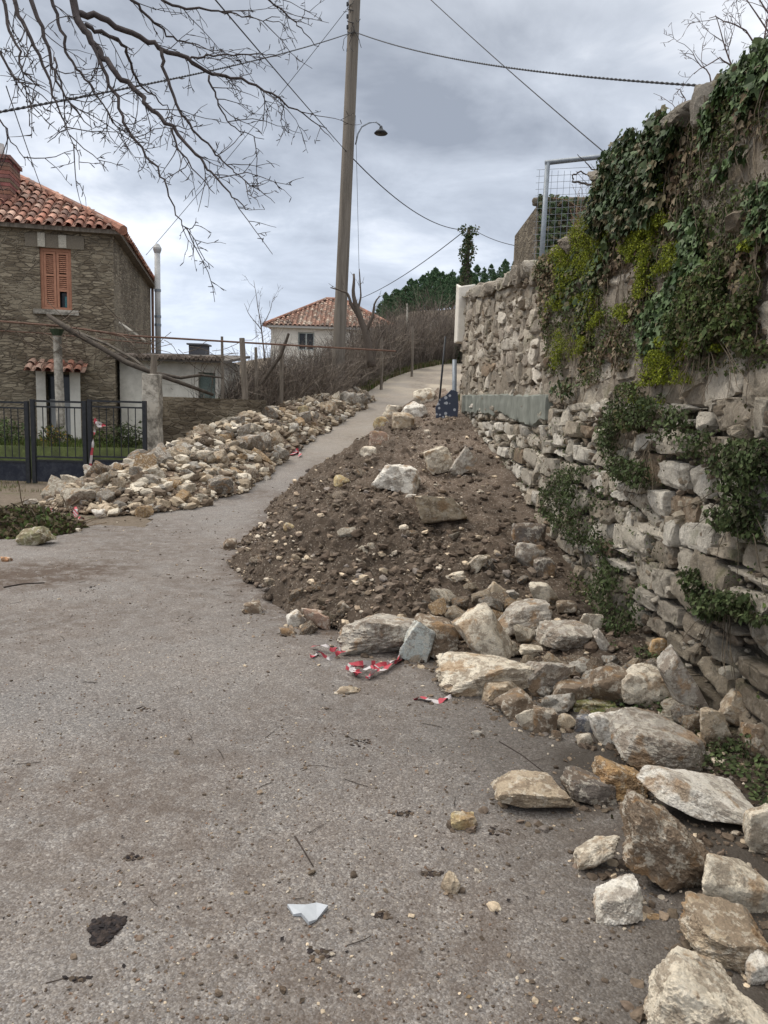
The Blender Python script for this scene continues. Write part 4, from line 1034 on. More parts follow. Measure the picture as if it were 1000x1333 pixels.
tag(sp_.build('creeper_stems', M['twig'], smooth=True), 'bare brown creeper stems hanging over the upper wall', 'stems', kind='stuff')
# weeds on the ground at the wall foot
sp_ = MB(); n = 5200; yy = rl.uniform(1.5, 4.6, n); xx = WX(yy)-np.abs(rl.normal(0, .22, n))-.02
ok = fbm(np.stack([xx*3, yy*3, xx*0], 1), 3, 8) > -.02; xx, yy = xx[ok], yy[ok]
p = np.stack([xx, yy, surf(xx, yy)+rl.uniform(.0, .05, len(xx))], 1)
scatter(sp_, DV[None], DF, p, orient(np.tile([0, -.3, 1.0], (len(p), 1)), np.tile([-.3, -.3, .5], (len(p), 1)), rl, .5), np.tile(rl.uniform(.012, .035, (len(p), 1)), (1, 3)), DKG[rl.integers(0, 4, len(p))]*rl.uniform(.7, 1.6, (len(p), 1)), rl)
tag(sp_.build('ground_weeds', M['matteleaf']), 'low dark weeds and moss growing along the wet foot of the wall', 'weeds', kind='stuff')

# ------------------------------------------------------------------ buildings
def frame(O, yaw):
    e_ = np.array([math.cos(yaw), math.sin(yaw), 0]); d_ = np.array([-math.sin(yaw), math.cos(yaw), 0]); O = np.array(O, float)
    return lambda V: O+np.asarray(V, float)[..., 0:1]*e_+np.asarray(V, float)[..., 1:2]*d_+np.asarray(V, float)[..., 2:3]*np.array([0, 0, 1.0]), e_, d_, O
def planehit(px, py, O, n, ax):
    d = ray(px, py); t = np.dot(O-np.array([0, 0, CAMZ]), n)/np.dot(d, n); p = np.array([0, 0, CAMZ])+d*t
    return np.dot(p-O, ax), p[2]
def holed(mb, fn, u0, u1, v0, v1, holes, depth=.3, uvoff=(0, 0), col=None):
    """fn(u, v, w) -> point, w = inward depth; holes (ua, ub, va, vb)"""
    us = sorted({u0, u1, *[q for h_ in holes for q in h_[:2]]}); vs = sorted({v0, v1, *[q for h_ in holes for q in h_[2:4]]})
    def quad(pts, uv):
        mb.add(np.array([fn(*p) for p in pts]), [np.array([[0, 1, 2, 3]])], np.array([(a+uvoff[0], b_+uvoff[1], 0) for a, b_ in uv]) if col is None else col)
    for a, b_ in zip(us[:-1], us[1:]):
        for c, d in zip(vs[:-1], vs[1:]):
            mu, mv = (a+b_)/2, (c+d)/2
            if any(h_[0] < mu < h_[1] and h_[2] < mv < h_[3] for h_ in holes): continue
            quad([(a, c, 0), (b_, c, 0), (b_, d, 0), (a, d, 0)], [(a, c), (b_, c), (b_, d), (a, d)])
    for (a, b_, c, d) in holes:
        quad([(a, c, 0), (a, d, 0), (a, d, depth), (a, c, depth)], [(a, c), (a, d), (a+depth, d), (a+depth, c)])
        quad([(b_, d, 0), (b_, c, 0), (b_, c, depth), (b_, d, depth)], [(b_, d), (b_, c), (b_+depth, c), (b_+depth, d)])
        quad([(a, d, 0), (b_, d, 0), (b_, d, depth), (a, d, depth)], [(a, d), (b_, d), (b_, d+depth), (a, d+depth)])
        quad([(a, c, depth), (b_, c, depth), (b_, c, 0), (a, c, 0)], [(a, c+depth), (b_, c+depth), (b_, c), (a, c)])
TILEC = np.array([(.40, .19, .13), (.34, .16, .11), (.45, .25, .18), (.30, .15, .105), (.50, .33, .25), (.25, .15, .115)])
def tiled(mb, A, B, Ctop, Dtop, w=.21, L=.40, r=None, n=5, rr=None, pal=TILEC):
    """roof plane A-B eave (left,right), Dtop-Ctop upper edge (left,right)"""
    rr = rr or np.random.default_rng(2)
    A, B, Ct, Dt = map(lambda q: np.asarray(q, float), (A, B, Ctop, Dtop))
    ax = (B-A); W_ = np.linalg.norm(ax); ax /= W_
    up = ((Ct+Dt)/2-(A+B)/2); up -= ax*np.dot(up, ax); H_ = np.linalg.norm(up); up /= H_; nm = np.cross(ax, up)
    lt = np.dot(Dt-A, ax); rt = np.dot(Ct-A, ax)
    mb.add(np.array([A, B, Ct, Dt])-nm*.01, [np.array([[0, 1, 2, 3]])], (.20, .09, .06))
    th = np.linspace(0, math.pi, n+1)
    for j in range(int(H_/(L*.82))+1):
        v0 = j*L*.82-.06
        for i in range(int(W_/w)+2):
            u = (i+.5)*w; f = (v0+L*.4)/H_
            if f > 1: continue
            if u < lt*f-.05 or u > W_+(rt-W_)*f+.05: continue
            u += rr.normal(0, .008); R_ = w*.36*rr.uniform(.92, 1.08); sk = rr.normal(0, .012)
            rows = []
            for (vv, rad, lift_) in ((v0, R_*1.08, .035), (v0+L, R_*.86, .008)):
                for t in th: rows.append(A+ax*(u-math.cos(t)*rad+(sk if vv > v0 else 0))+up*vv+nm*(math.sin(t)*rad*.85+lift_))
            k = n+1
            Fq = [[q, q+1, k+q+1, k+q] for q in range(n)]
            mb.add(np.array(rows), [np.array(Fq)], pal[rr.integers(0, len(pal))]*rr.uniform(.6, 1.15))
            # shallow channel tile between the caps
            c0 = A+ax*(u+w*.5)+up*v0+nm*.012; c1 = A+ax*(u+w*.5)+up*(v0+L)+nm*.002
            mb.add(np.array([c0-ax*w*.25, c0+ax*w*.25, c1+ax*w*.25, c1-ax*w*.25]), [np.array([[0, 1, 2, 3]])], pal[rr.integers(0, len(pal))]*rr.uniform(.4, .8))
def ridge_caps(mb, P, Q, r=.10, rr=None):
    rr = rr or np.random.default_rng(4); P = np.array(P, float); Q = np.array(Q, float); L = np.linalg.norm(Q-P); n_ = max(2, int(L/.36))
    for i in range(n_):
        a = P+(Q-P)*(i/n_-.02); b_ = P+(Q-P)*((i+1.12)/n_)
        mb.tube(np.array([a+[0, 0, .02], b_+[0, 0, .05]]), [r*1.1, r*.85], 8, TILEC[rr.integers(0, 6)]*rr.uniform(.5, 1.0))

# --- old stone house
Yh = 17.5; cor = at(147, 299, Yh); EAVE = cor[2]-.02; yaw = math.atan(.198)
HF, he_, hd_, HO = frame((cor[0], Yh, 0), yaw)
house = thing('stone_house', HO, 'old two storey rubble stone house with red tiled roof and orange shutters', 'house')
fA = lambda px, py: planehit(px, py, HO, -hd_, he_)     # front plane -> (a, z)
fB = lambda px, py: planehit(px, py, HO, he_, hd_)      # side plane -> (b, z)
FL = -8.4; SB = fB(196, 372)[0]
uw = (*[fA(52, 360)[0], fA(93, 360)[0]], fA(70, 403)[1], fA(70, 323)[1])
lw = (fA(61, 540)[0], fA(92, 540)[0], fA(75, 572)[1], fA(75, 487)[1])
uw2 = (uw[0]-3.6, uw[1]-3.6, uw[2], uw[3])
hw = MB()
holed(hw, lambda u, v, w: HF((u, w, v)), FL, 0, -.3, EAVE, [uw, uw2, lw], .32)
sw = (fB(163, 400)[0], fB(163, 400)[0]+.8, fA(70, 403)[1]+.1, fA(70, 323)[1]-.1)
holed(hw, lambda u, v, w: HF((0-w, u, v)), 0, SB, -.3, EAVE, [], .3, (20, 0))
holed(hw, lambda u, v, w: HF((FL+w, u, v)), 0, SB, -.3, EAVE, [], .3, (40, 0))
holed(hw, lambda u, v, w: HF((u, SB-w, v)), FL, 0, -.3, EAVE, [], .3, (60, 0))
hw.build('wall', M['hstone'], house)
rq = np.random.default_rng(3)
def hbox(mb, a0, a1, b0, b1, c0, c1, col=None): mb.box((a0, b0, c0), (a1, b1, c1), col, HF)
def shutter_window(h_, group_label, broken):
    a0, a1, c0, c1 = h_
    fr = MB(); t = .06
    hbox(fr, a0, a0+t, .06, .16, c0, c1); hbox(fr, a1-t, a1, .06, .16, c0, c1); hbox(fr, a0+t, a1-t, .06, .16, c1-t, c1); hbox(fr, a0+t, a1-t, .06, .16, c0, c0+t)
    w_ = fr.build('window', M['shutter'], house); tag(w_, group_label)
    mid = (a0+a1)/2
    for (x0, x1, right) in ((a0+t+.005, mid-.006, False), (mid+.006, a1-t-.005, True)):
        sh = MB(); s_ = .05; zb = c0+t+.005; zt = c1-t-.005
        cut = zb+.34 if (broken and right) else zb
        hbox(sh, x0, x0+s_, .07, .11, zb, zt); hbox(sh, x1-s_, x1, .07, .11, zb, zt)
        hbox(sh, x0+s_, x1-s_, .07, .11, zt-s_, zt); hbox(sh, x0+s_, x1-s_, .07, .11, cut, cut+s_)
        mz = zb+(zt-zb)*.56; hbox(sh, x0+s_, x1-s_, .07, .11, mz, mz+s_)
        z_ = cut+s_+.01
        while z_ < zt-s_-.03:
            if not (mz-.03 < z_ < mz+s_):
                V = np.array([(x0+s_, .075, z_), (x1-s_, .075, z_), (x1-s_, .10, z_+.035), (x0+s_, .10, z_+.035)]); V2 = V+np.array([0, .008, 0])
                sh.add(np.vstack([HF(V), HF(V2)]), [np.array([[0, 1, 2, 3], [7, 6, 5, 4], [0, 4, 5, 1], [3, 2, 6, 7]])])
            z_ += .042
        sh.build('shutter', M['shutter'], w_)
    gl = MB(); hbox(gl, a0+t, a1-t, .2, .22, c0+t, c1-t); gl.build('glass', M['glass'], w_)
    sill = MB(); hbox(sill, a0-.14, a1+.14, -.08, .04, c0-.11, c0-.003); sill.build('sill', M['concrete'], w_)
    lt_ = MB(); hbox(lt_, a0-.28, a1+.28, -.025, .05, c1+.003, c1+.28, (.17, .145, .11)); hbox(lt_, a0-.02, a0+.13, -.045, .03, c1+.01, c1+.30, (.42, .39, .32)); hbox(lt_, a1-.24, a1-.08, -.045, .03, c1+.01, c1+.28, (.42, .39, .32))
    lt_.build('lintel', M['attr'], w_)
    if broken:
        bt = MB(); bt.tube(HF(np.array([(mid+.2, .12, c0+t+.01), (mid+.2, .12, c0+t+.24)])), .05, 10, (.05, .13, .14)); bt.build('jar', M['attr'], w_)
shutter_window(uw, 'window with faded orange louvred shutters, the right one missing its lowest piece', True)
shutter_window(uw2, None, False)
# lower window with white surround and little tiled hood
a0, a1, c0, c1 = lw
wf = MB(); hbox(wf, a0-.20, a0-.002, -.03, .2, c0, c1+.05); hbox(wf, a1+.002, a1+.22, -.03, .2, c0, c1+.05); hbox(wf, a0-.2, a1+.22, -.04, -.002, .5, c0-.004)
w2 = wf.build('window', M['plaster'], house); tag(w2, 'lower window with wide white painted surround under a small tiled hood')
gl = MB(); hbox(gl, a0, a1, .22, .24, c0, c1); gl.build('glass', M['glass'], w2)
cu = MB(); hbox(cu, a0+.03, a0+.2, .19, .2, c0+.1, c1-.55); hbox(cu, a1-.22, a1-.04, .19, .2, c0+.1, c1-.6); cu.build('curtain', M['curtain'], w2)
fr = MB(); hbox(fr, (a0+a1)/2-.03, (a0+a1)/2+.03, .15, .19, c0, c1); hbox(fr, a0, a1, .15, .185, c0, c0+.05); hbox(fr, a0, a1, .15, .185, c1-.05, c1); fr.build('frame', M['iron'], w2)
hd = MB(); tiled(hd, HF((a0-.35, -.45, c1+.05)), HF((a1+.35, -.45, c1+.05)), HF((a1+.35, 0, c1+.25)), HF((a0-.35, 0, c1+.25)), .2, .4, rr=np.random.default_rng(9)); hd.build('tiled_hood', M['tile'], w2)
# roof
ov = .17; ztop = planehit(30, 222, HF(np.array((0, SB/2, 0))), -hd_, he_)[1]
ap0 = HF((FL/2-.3, SB/2, EAVE+2.35)); ap1 = HF((FL/2+.3, SB/2, EAVE+2.35))
E1, E2, E3, E4 = HF((FL-ov, -ov, EAVE)), HF((ov, -ov, EAVE)), HF((ov, SB+ov, EAVE)), HF((FL-ov, SB+ov, EAVE))
rf = MB(); rr_ = np.random.default_rng(6)
tiled(rf, E1, E2, ap1, ap0, .205, .38, rr=rr_); tiled(rf, E2, E3, ap1, ap1, .205, .38, n=4, rr=rr_)
rf.add(np.array([E3, E4, ap0, ap1]), [np.array([[0, 1, 2, 3]])], (.3, .13, .08)); rf.add(np.array([E4, E1, ap0]), [np.array([[0, 1, 2]])], (.3, .13, .08))
ridge_caps(rf, E2, ap1, rr=rr_); ridge_caps(rf, ap0, ap1, rr=rr_); ridge_caps(rf, E1, ap0, rr=rr_)
roof = rf.build('roof', M['tile'], house, smooth=True, sharp=40)
ev = MB(); hbox(ev, FL-ov, ov, -ov, 0, EAVE-.10, EAVE-.012); hbox(ev, 0, ov, 0, SB+ov, EAVE-.10, EAVE-.012); hbox(ev, FL-ov, 0, SB, SB+ov, EAVE-.10, EAVE-.012); hbox(ev, FL-ov, FL, 0, SB, EAVE-.10, EAVE-.012)
ev.build('eave_board', M['wood'], house)
# chimney
ca, cz = planehit(20, 285, HF(np.array((0, 1.2, 0))), -hd_, he_)
czt = planehit(10, 212, HF(np.array((0, 1.2, 0))), -hd_, he_)[1]
ch = MB(); n_ = 16; zz = np.arange(EAVE+.2, czt, .085)
for i, z_ in enumerate(zz):
    g_ = .006 if i % 2 else 0
    ch.box((ca-.95, .85, z_+.006), (ca-g_*0, 1.75, z_+.079), (.24*rq.uniform(.7, 1.1), .11*rq.uniform(.7, 1.1), .08), HF)
ch.box((ca-.93, .87, EAVE+.1), (ca-.02, 1.73, czt-.05), (.16, .13, .11), HF)
ch.box((ca-1.0, .8, czt-.01), (ca+.04, 1.8, czt+.07), (.22, .12, .10), HF)
cho = ch.build('chimney', M['tile'], roof)
pt = MB(); pt.tube(HF(np.array([(ca-.3, 1.3, czt+.07), (ca-.3, 1.3, czt+.42)])), .09, 10, (.5, .48, .46)); pt.build('chimney_pot', M['tile'], roof)
dp = MB(); dp.tube(HF(np.array([(.07, SB-.12, EAVE-.12), (.07, SB-.12, .2)])), .045, 8); dp.build('downpipe', M['rust'], house, smooth=True)

# --- white annex with the tall flue
Ya = 17.75; p0 = at(155.5, 465, Ya); p1 = at(283, 465, Ya)
AF, ae_, ad_, AO = frame((p0[0], Ya, 0), R(2)); La = p1[0]-p0[0]; Ha = p0[2]-.03
annex = thing('outbuilding', AO, 'low whitewashed outbuilding with a dark flat roof between the stone house and the garden wall', 'outbuilding')
ab = MB(); holed(ab, lambda u, v, w: AF((u, w, v)), 0, La, -.2, Ha, [(La-.45, La-.06, .3, Ha-.25)], .15, col=(1, 1, 1))
for f in (lambda u, v, w: AF((La-w, u, v)), lambda u, v, w: AF((w, u, v))): holed(ab, f, 0, 3.2, -.2, Ha+.1, [], .1, col=(1, 1, 1))
ab.build('wall', M['plasterdirty'], annex)
ar = MB(); rA = np.random.default_rng(12)
ar.add(AF(np.array([(-.2, -.25, Ha-.04), (La+.25, -.25, Ha-.04), (La+.25, 3.4, Ha+.30), (-.2, 3.4, Ha+.30), (-.2, -.25, Ha+.02), (La+.25, -.25, Ha+.02), (La+.25, 3.4, Ha+.36), (-.2, 3.4, Ha+.36)], float)), [np.array([[0, 3, 2, 1], [4, 5, 6, 7], [0, 1, 5, 4], [1, 2, 6, 5], [2, 3, 7, 6], [3, 0, 4, 7]])], (.13, .115, .10))
for i in range(26):
    u = -.15+i*(La+.3)/26; ar.tube(AF(np.array([(u, -.3, Ha+.05), (u, .25, Ha+.1)])), .05*rA.uniform(.8, 1.2), 6, np.array((.19, .15, .12))*rA.uniform(.6, 1.2))
ar.build('roof', M['attr'], annex)
dr = MB(); dr.box((La-.45, .12, .3), (La-.06, .15, Ha-.25), (.16, .20, .18), AF); dr.build('door', M['attr'], annex)
cb_ = MB(); cpos = at(260, 456, 21.2); cb_.box((cpos[0]-.22, 20.9, cpos[2]-.35), (cpos[0]+.22, 21.4, cpos[2]+.12), (.12, .12, .13)); cb_.box((cpos[0]-.27, 20.85, cpos[2]+.12), (cpos[0]+.27, 21.45, cpos[2]+.16), (.16, .16, .17)); cb_.build('chimney', M['attr'], annex)
fl = at(206, 458, 20.6); ft = at(207, 330, 20.6)
flue = thing('flue_pipe', (fl[0], 20.6, Ha), 'tall pale metal flue pipe rising beside the right edge of the stone house', 'flue')
fm = MB(); fm.tube([(fl[0], 20.6, Ha+.05), (fl[0], 20.6, ft[2])], .075, 12); fm.build('pipe', M['flue'], flue, smooth=True)
fm = MB()
for py in (378, 412, 423): z_ = at(206, py, 20.6)[2]; fm.tube([(fl[0], 20.6, z_-.03), (fl[0], 20.6, z_+.03)], .088, 12)
fm.build('clamp', M['galv'], flue)
fm = MB(); fm.tube([(fl[0], 20.6, ft[2]), (fl[0], 20.6, ft[2]+.1), (fl[0], 20.6, ft[2]+.14), (fl[0], 20.6, ft[2]+.24)], [.075, .11, .11, .05], 12); fm.build('cowl', M['flue'], flue)

# --- far white house
Y2 = 45; q0 = at(353, 424, Y2); q1 = at(511, 427, Y2); ez = (q0[2]+q1[2])/2
H2, e2, d2, O2 = frame((q0[0], Y2, 0), R(1)); L2 = q1[0]-q0[0]; D2 = 7.5; b0_ = gz(q0[0], Y2)[0]-.6
far = thing('far_house', (O2[0], O2[1], b0_+.6), 'small white single storey house with a red hipped roof behind the hedge', 'house')
wn0 = planehit(388, 432, O2, -d2, e2); wn1 = planehit(409, 456, O2, -d2, e2); wn2 = planehit(466, 434, O2, -d2, e2); wn3 = planehit(480, 452, O2, -d2, e2)
holes = [(wn0[0], wn1[0], wn1[1], wn0[1]), (wn2[0], wn3[0], wn3[1], wn2[1])]
fb = MB(); holed(fb, lambda u, v, w: H2((u, w, v)), 0, L2, b0_, ez, holes, .2, col=(1, 1, 1))
for f in (lambda u, v, w: H2((L2-w, u, v)), lambda u, v, w: H2((w, u, v))): holed(fb, f, 0, D2, b0_, ez, [], .2, col=(1, 1, 1))
fb.build('wall', M['plaster'], far)
for (a, b_, c, d) in holes:
    wb = MB(); t = .07
    for bx_ in (((a, .1, c), (a+t, .17, d)), ((b_-t, .1, c), (b_, .17, d)), ((a+t, .1, c), (b_-t, .17, c+t)), ((a+t, .1, d-t), (b_-t, .17, d)), (((a+b_)/2-.04, .1, c+t), ((a+b_)/2+.04, .17, d-t))): wb.box(bx_[0], bx_[1], (.42, .46, .44), H2)
    w_ = wb.build('window', M['attr'], far); g_ = MB(); g_.box((a, .18, c), (b_, .19, d), None, H2); g_.build('pane', M['glass'], w_)
rf2 = MB(); o2 = .3; hz2 = at(432, 390, Y2+D2/2)[2]
A2, B2_, C2, D2_ = H2((-o2, -o2, ez)), H2((L2+o2, -o2, ez)), H2((L2+o2, D2+o2, ez)), H2((-o2, D2+o2, ez))
r0_, r1_ = H2((L2*.42, D2/2, hz2)), H2((L2*.56, D2/2, hz2))
rr_ = np.random.default_rng(8)
P2 = TILEC*np.array([.95, 1.15, 1.2])
tiled(rf2, A2, B2_, r1_, r0_, .26, .42, n=3, rr=rr_, pal=P2); tiled(rf2, B2_, C2, r1_, r1_, .26, .42, n=3, rr=rr_, pal=P2); tiled(rf2, D2_, A2, r0_, r0_, .26, .42, n=3, rr=rr_, pal=P2)
rf2.add(np.array([C2, D2_, r0_, r1_]), [np.array([[0, 1, 2, 3]])], (.3, .13, .08)); ridge_caps(rf2, A2, r0_, .12, rr_); ridge_caps(rf2, B2_, r1_, .12, rr_); ridge_caps(rf2, r0_, r1_, .12, rr_)
rf2.build('roof', M['tile'], far)
ev = MB(); ev.box((-o2, -o2, ez-.14), (L2+o2, 0, ez-.012), (.5, .48, .44), H2); ev.build('eave_board', M['attr'], far)

# --- low block wall, pillar, gates
wa = at(207, 516, 14.75); wb_ = at(347, 518, 16.4); LWv = wb_-wa; LWl = math.hypot(LWv[0], LWv[1]); LWn = np.array([LWv[1], -LWv[0], 0])/LWl; LWd = np.array([LWv[0], LWv[1], 0])/LWl
lw_t = MB(); 
def LWp(u, v, w): return np.array([wa[0], wa[1], 0])+LWd*u-LWn*w+np.array([0, 0, v])
holed(lw_t, LWp, 0, LWl, -.2, wa[2], [], .2, (5, 3)); holed(lw_t, lambda u, v, w: LWp(u, v, .25), 0, LWl, -.2, wa[2], [], .2)
lw_t.add(np.array([LWp(0, wa[2], 0), LWp(LWl, wa[2], 0), LWp(LWl, wa[2], .25), LWp(0, wa[2], .25)]), [np.array([[0, 1, 2, 3]])], (3, 3, 0))
lw_t.add(np.array([LWp(LWl, -.2, 0), LWp(LWl, -.2, .25), LWp(LWl, wa[2], .25), LWp(LWl, wa[2], 0)]), [np.array([[0, 1, 2, 3]])], (3, 3, 0))
M['hstone2'] = m_housestone('garden_wall_stone', .62)
tag(lw_t.build('garden_wall', M['hstone2'], origin=(wa[0], wa[1], 0)), 'low brown block wall between the gate pillar and the dry hedge', 'wall')
pc = at(199, 560, 14.45); ptz = at(199, 487, 14.45)[2]
pil = thing('gate_pillar', (pc[0], 14.45, 0), 'lime stained concrete gate pillar at the right end of the black gate', 'pillar')
V = []; nseg = 12
pm = MB(); zz = np.linspace(-.1, ptz, nseg)
for i, z_ in enumerate(zz):
    for (sx, sy) in ((-1, -1), (1, -1), (1, 1), (-1, 1)): V.append((pc[0]+sx*.15*(1+.05*math.sin(i*1.7)), 14.45+sy*.15, z_))
Fq = [[i*4+j, i*4+(j+1) % 4, i*4+4+(j+1) % 4, i*4+4+j] for i in range(nseg-1) for j in range(4)]+[[(nseg-1)*4+j for j in range(4)]]
pm.add(V, Fq); o = pm.build('shaft', M['concrete'], pil); md = o.modifiers.new('b', 'BEVEL'); md.width = .015
pm = MB(); pm.tube([(pc[0]+.02, 14.45, ptz), at(201, 462, 14.45)], .06, 8); pm.build('timber_stub', M['wood'], pil)
def gate_panel(x0, x1, label, name='iron_gate'):
    Yg = 14.1
    X0 = at(x0, 560, Yg)[0]; X1 = at(x1, 560, Yg)[0]; zt = at((x0+x1)/2, 521.5, Yg)[2]; z2 = at((x0+x1)/2, 529, Yg)[2]; z3 = at((x0+x1)/2, 594, Yg)[2]; z4 = at((x0+x1)/2, 601, Yg)[2]
    t = thing(name, ((X0+X1)/2, Yg, 0), label, 'gate', 'black iron gate panels')
    def bx_(nm, a, b_, mt='iron'):
        mb = MB(); mb.box(a, b_); o = mb.build(nm, M[mt], t); return o
    bx_('post', (X0, Yg-.035, 0), (X0+.07, Yg+.035, zt+.01)); bx_('post', (X1-.07, Yg-.035, 0), (X1, Yg+.035, zt+.01))
    bx_('rail', (X0+.07, Yg-.02, zt-.035), (X1-.07, Yg+.02, zt)); bx_('rail', (X0+.07, Yg-.02, z2-.03), (X1-.07, Yg+.02, z2)); bx_('rail', (X0+.07, Yg-.02, z3-.03), (X1-.07, Yg+.02, z3))
    bx_('sheet_panel', (X0+.07, Yg-.008, .03), (X1-.07, Yg+.008, z4), 'ironpanel')
    bx_('rail', (X0+.07, Yg-.02, z4), (X1-.07, Yg+.02, z4+.03))
    n_ = int((X1-X0-.14)/.125)
    for i in range(1, n_):
        x = X0+.07+(X1-X0-.14)*i/n_; mb = MB(); mb.tube([(x, Yg, z3), (x, Yg, z2-.03)], .009, 6); mb.build('bar', M['iron'], t)
    return t
gate_panel(-62, 38, 'black iron gate leaf with vertical bars cut by the left edge of the photo')
gate_panel(41, 113, 'black iron gate leaf with a scratched navy sheet base, middle of the three')
gate_panel(115, 191, 'black iron gate leaf meeting the lime stained pillar, with a strip of tape on it')
# raised lawn and low planting behind the gate
lz = .62
lb_ = MB(); xx = np.linspace(-16, at(188, 560, 15)[0], 40); yy = np.array([14.9, 14.95, 15.3, 16, 16.8, 17.6, 19.5]); A_, B_ = np.meshgrid(xx, yy, indexing='ij')
zl = np.where(B_ < 14.93, 0, lz)+.03*fbm(np.stack([A_.ravel()*2, B_.ravel()*2, A_.ravel()*0], 1), 2, 3).reshape(A_.shape)
lb_.add(np.stack([A_.ravel(), B_.ravel(), zl.ravel()], 1), [grid_faces(40, 7)]); tag(lb_.build('lawn', M['lawn'], smooth=True), kind='structure')
def grass(name, label, X, Y, Zf, hmin, hmax, pal, r):
    n_ = len(X); p = np.stack([X, Y, Zf], 1); hgt = r.uniform(hmin, hmax, n_)
    BV = np.array([(-.08, 0, 0), (.08, 0, 0), (.05, .02, .55), (.0, .12, 1), (-.05, .02, .55)]); BF = [np.array([[0, 1, 2, 4]]), np.array([[4, 2, 3]])]
    a = r.uniform(0, 6.28, n_); ca_, sa_ = np.cos(a), np.sin(a); Z_ = np.zeros(n_); O_ = np.ones(n_); tl = r.uniform(-.5, .5, n_)
    Rm = np.stack([ca_, -sa_, Z_, sa_, ca_, tl, Z_, Z_, O_], 1).reshape(n_, 3, 3)
    mb = MB(); scatter(mb, BV[None], BF, p, Rm, np.stack([hgt*.9, hgt, hgt], 1), pal[r.integers(0, len(pal), n_)]*r.uniform(.6, 1.3, (n_, 1)), r)
    return tag(mb.build(name, M['matteleaf']), label, 'grass', kind='stuff')
GR = np.array([(.08, .12, .025), (.11, .15, .035), (.06, .09, .02), (.16, .15, .06)]); DRYG = np.array([(.20, .16, .09), (.15, .11, .06), (.10, .11, .04), (.25, .21, .13)])
rg = np.random.default_rng(44)
X_ = rg.uniform(-12, -5.2, 9000); Y_ = rg.uniform(15.0, 17.4, 9000); grass('lawn_grass', 'bright green grass of the raised garden behind the gate', X_, Y_, np.full(9000, lz), .04, .13, GR, rg)
X_ = rg.uniform(-9, -4.2, 4000); Y_ = rg.uniform(12.6, 14.4, 4000); k = fbm(np.stack([X_*1.5, Y_*3, X_*0], 1), 2, 5) > -.1; X_, Y_ = X_[k], Y_[k]
grass('verge_grass', 'thin grass along the foot of the black gate', X_, Y_, gz(X_, Y_), .02, .07, np.vstack([GR, DRYG]), rg)
yl = rg.uniform(15, 42, 24000); xlv = ip(yl, LANE_C)-ip(yl, LANE_W)-np.abs(rg.normal(0, .45, 24000))+.1; k = (rubble(xlv, yl) < .05); xlv, yl = xlv[k], yl[k]
grass('lane_grass', 'rough grass on the bank along the left side of the lane', xlv, yl, gz(xlv, yl), .06, .24, np.vstack([GR*.8, DRYG]), rg)
yl = rg.uniform(13, 44, 16000); xlv = ip(yl, LANE_C)+ip(yl, LANE_W)+np.abs(rg.normal(0, .5, 16000))+.05
grass('bank_grass', 'rough grass on the bank along the right side of the lane', xlv, yl, gz(xlv, yl), .06, .22, np.vstack([GR*.8, DRYG]), rg)

# ------------------------------------------------------------------ twigs, bushes, trees
def wander(p0, d0, L, n, wob, grav=0., r=None):
    d = np.array(d0, float); d /= np.linalg.norm(d); P = [np.array(p0, float)]
    for i in range(n-1):
        d = d+r.normal(0, wob, 3)+np.array([0, 0, -grav]); d /= np.linalg.norm(d); P.append(P[-1]+d*L/(n-1))
    return np.array(P)
def bush_mesh(r, H=1.8, W_=.8, n=55, rb=.009, cols=((.12, .098, .08), (.17, .14, .11), (.09, .072, .06)), sub=5):
    mb = MB()
    for k in range(n):
        a = r.uniform(0, 6.28); s_ = r.uniform(0, W_*.5)
        p0 = np.array([math.cos(a)*s_, math.sin(a)*s_, 0]); L = H*r.uniform(.5, 1.15)
        P = wander(p0, (math.cos(a)*.35*r.random(), math.sin(a)*.35*r.random(), 1), L, 7, .13, -.0, r); c = np.array(cols[r.integers(len(cols))])*r.uniform(.7, 1.4)
        mb.tube(P, rb*np.linspace(1.2, .3, 7)*r.uniform(.6, 1.3), 3, c, False)
        for j in range(sub):
            i = r.integers(1, 6); q = P[i]; dd_ = P[i]-P[i-1]; dd_ = dd_/np.linalg.norm(dd_)+r.normal(0, .6, 3)
            mb.tube(wander(q, dd_, L*r.uniform(.15, .4), 4, .2, 0, r), rb*np.linspace(.6, .25, 4), 3, c*1.1, False)
    return mb
rbz = np.random.default_rng(61)
BP = []
for k in range(4):
    BP.append(bush_mesh(rbz, 1.7+.15*k, 1.3, 85).build('dry_bush', M['twig']))
usedb = [False]*4
def put_bush(k, loc, s, rz, label, group):
    o = BP[k] if not usedb[k] else BP[k].copy()
    if usedb[k]: COL.objects.link(o)
    usedb[k] = True; o.location = loc; o.scale = s; o.rotation_euler = (0, 0, rz); tag(o, label, 'bush', group)
for i in range(64):
    y = 17.6+i*.37; x = ip(y, LANE_C)-ip(y, LANE_W)-.45-rbz.uniform(0, .8)-(.9 if y < 19 else 0)
    if y < 21: x = min(x, -3.0+(y-15)*.1)
    hsc = .80 if y < 28 else 1.15
    put_bush(i % 4, (x, y, gz(x, y)[0]-.05), (1, 1, hsc*rbz.uniform(.8, 1.1)), rbz.uniform(0, 6.3), 'leafless brown bush in the dry hedge along the left side of the lane', 'dry hedge along the lane')
for i in range(22):
    y = rbz.uniform(40, 66); x = ((500+rbz.uniform(8, 95))-500)/1000*y; s_ = rbz.uniform(1.1, 1.7)
    put_bush(i % 4, (x, y, gz(x, y)[0]-.1), (s_*1.5, s_*1.5, s_*rbz.uniform(.9, 1.4)), rbz.uniform(0, 6.3), 'brown thicket bush on the slope at the far end of the lane', 'thicket on the far slope')
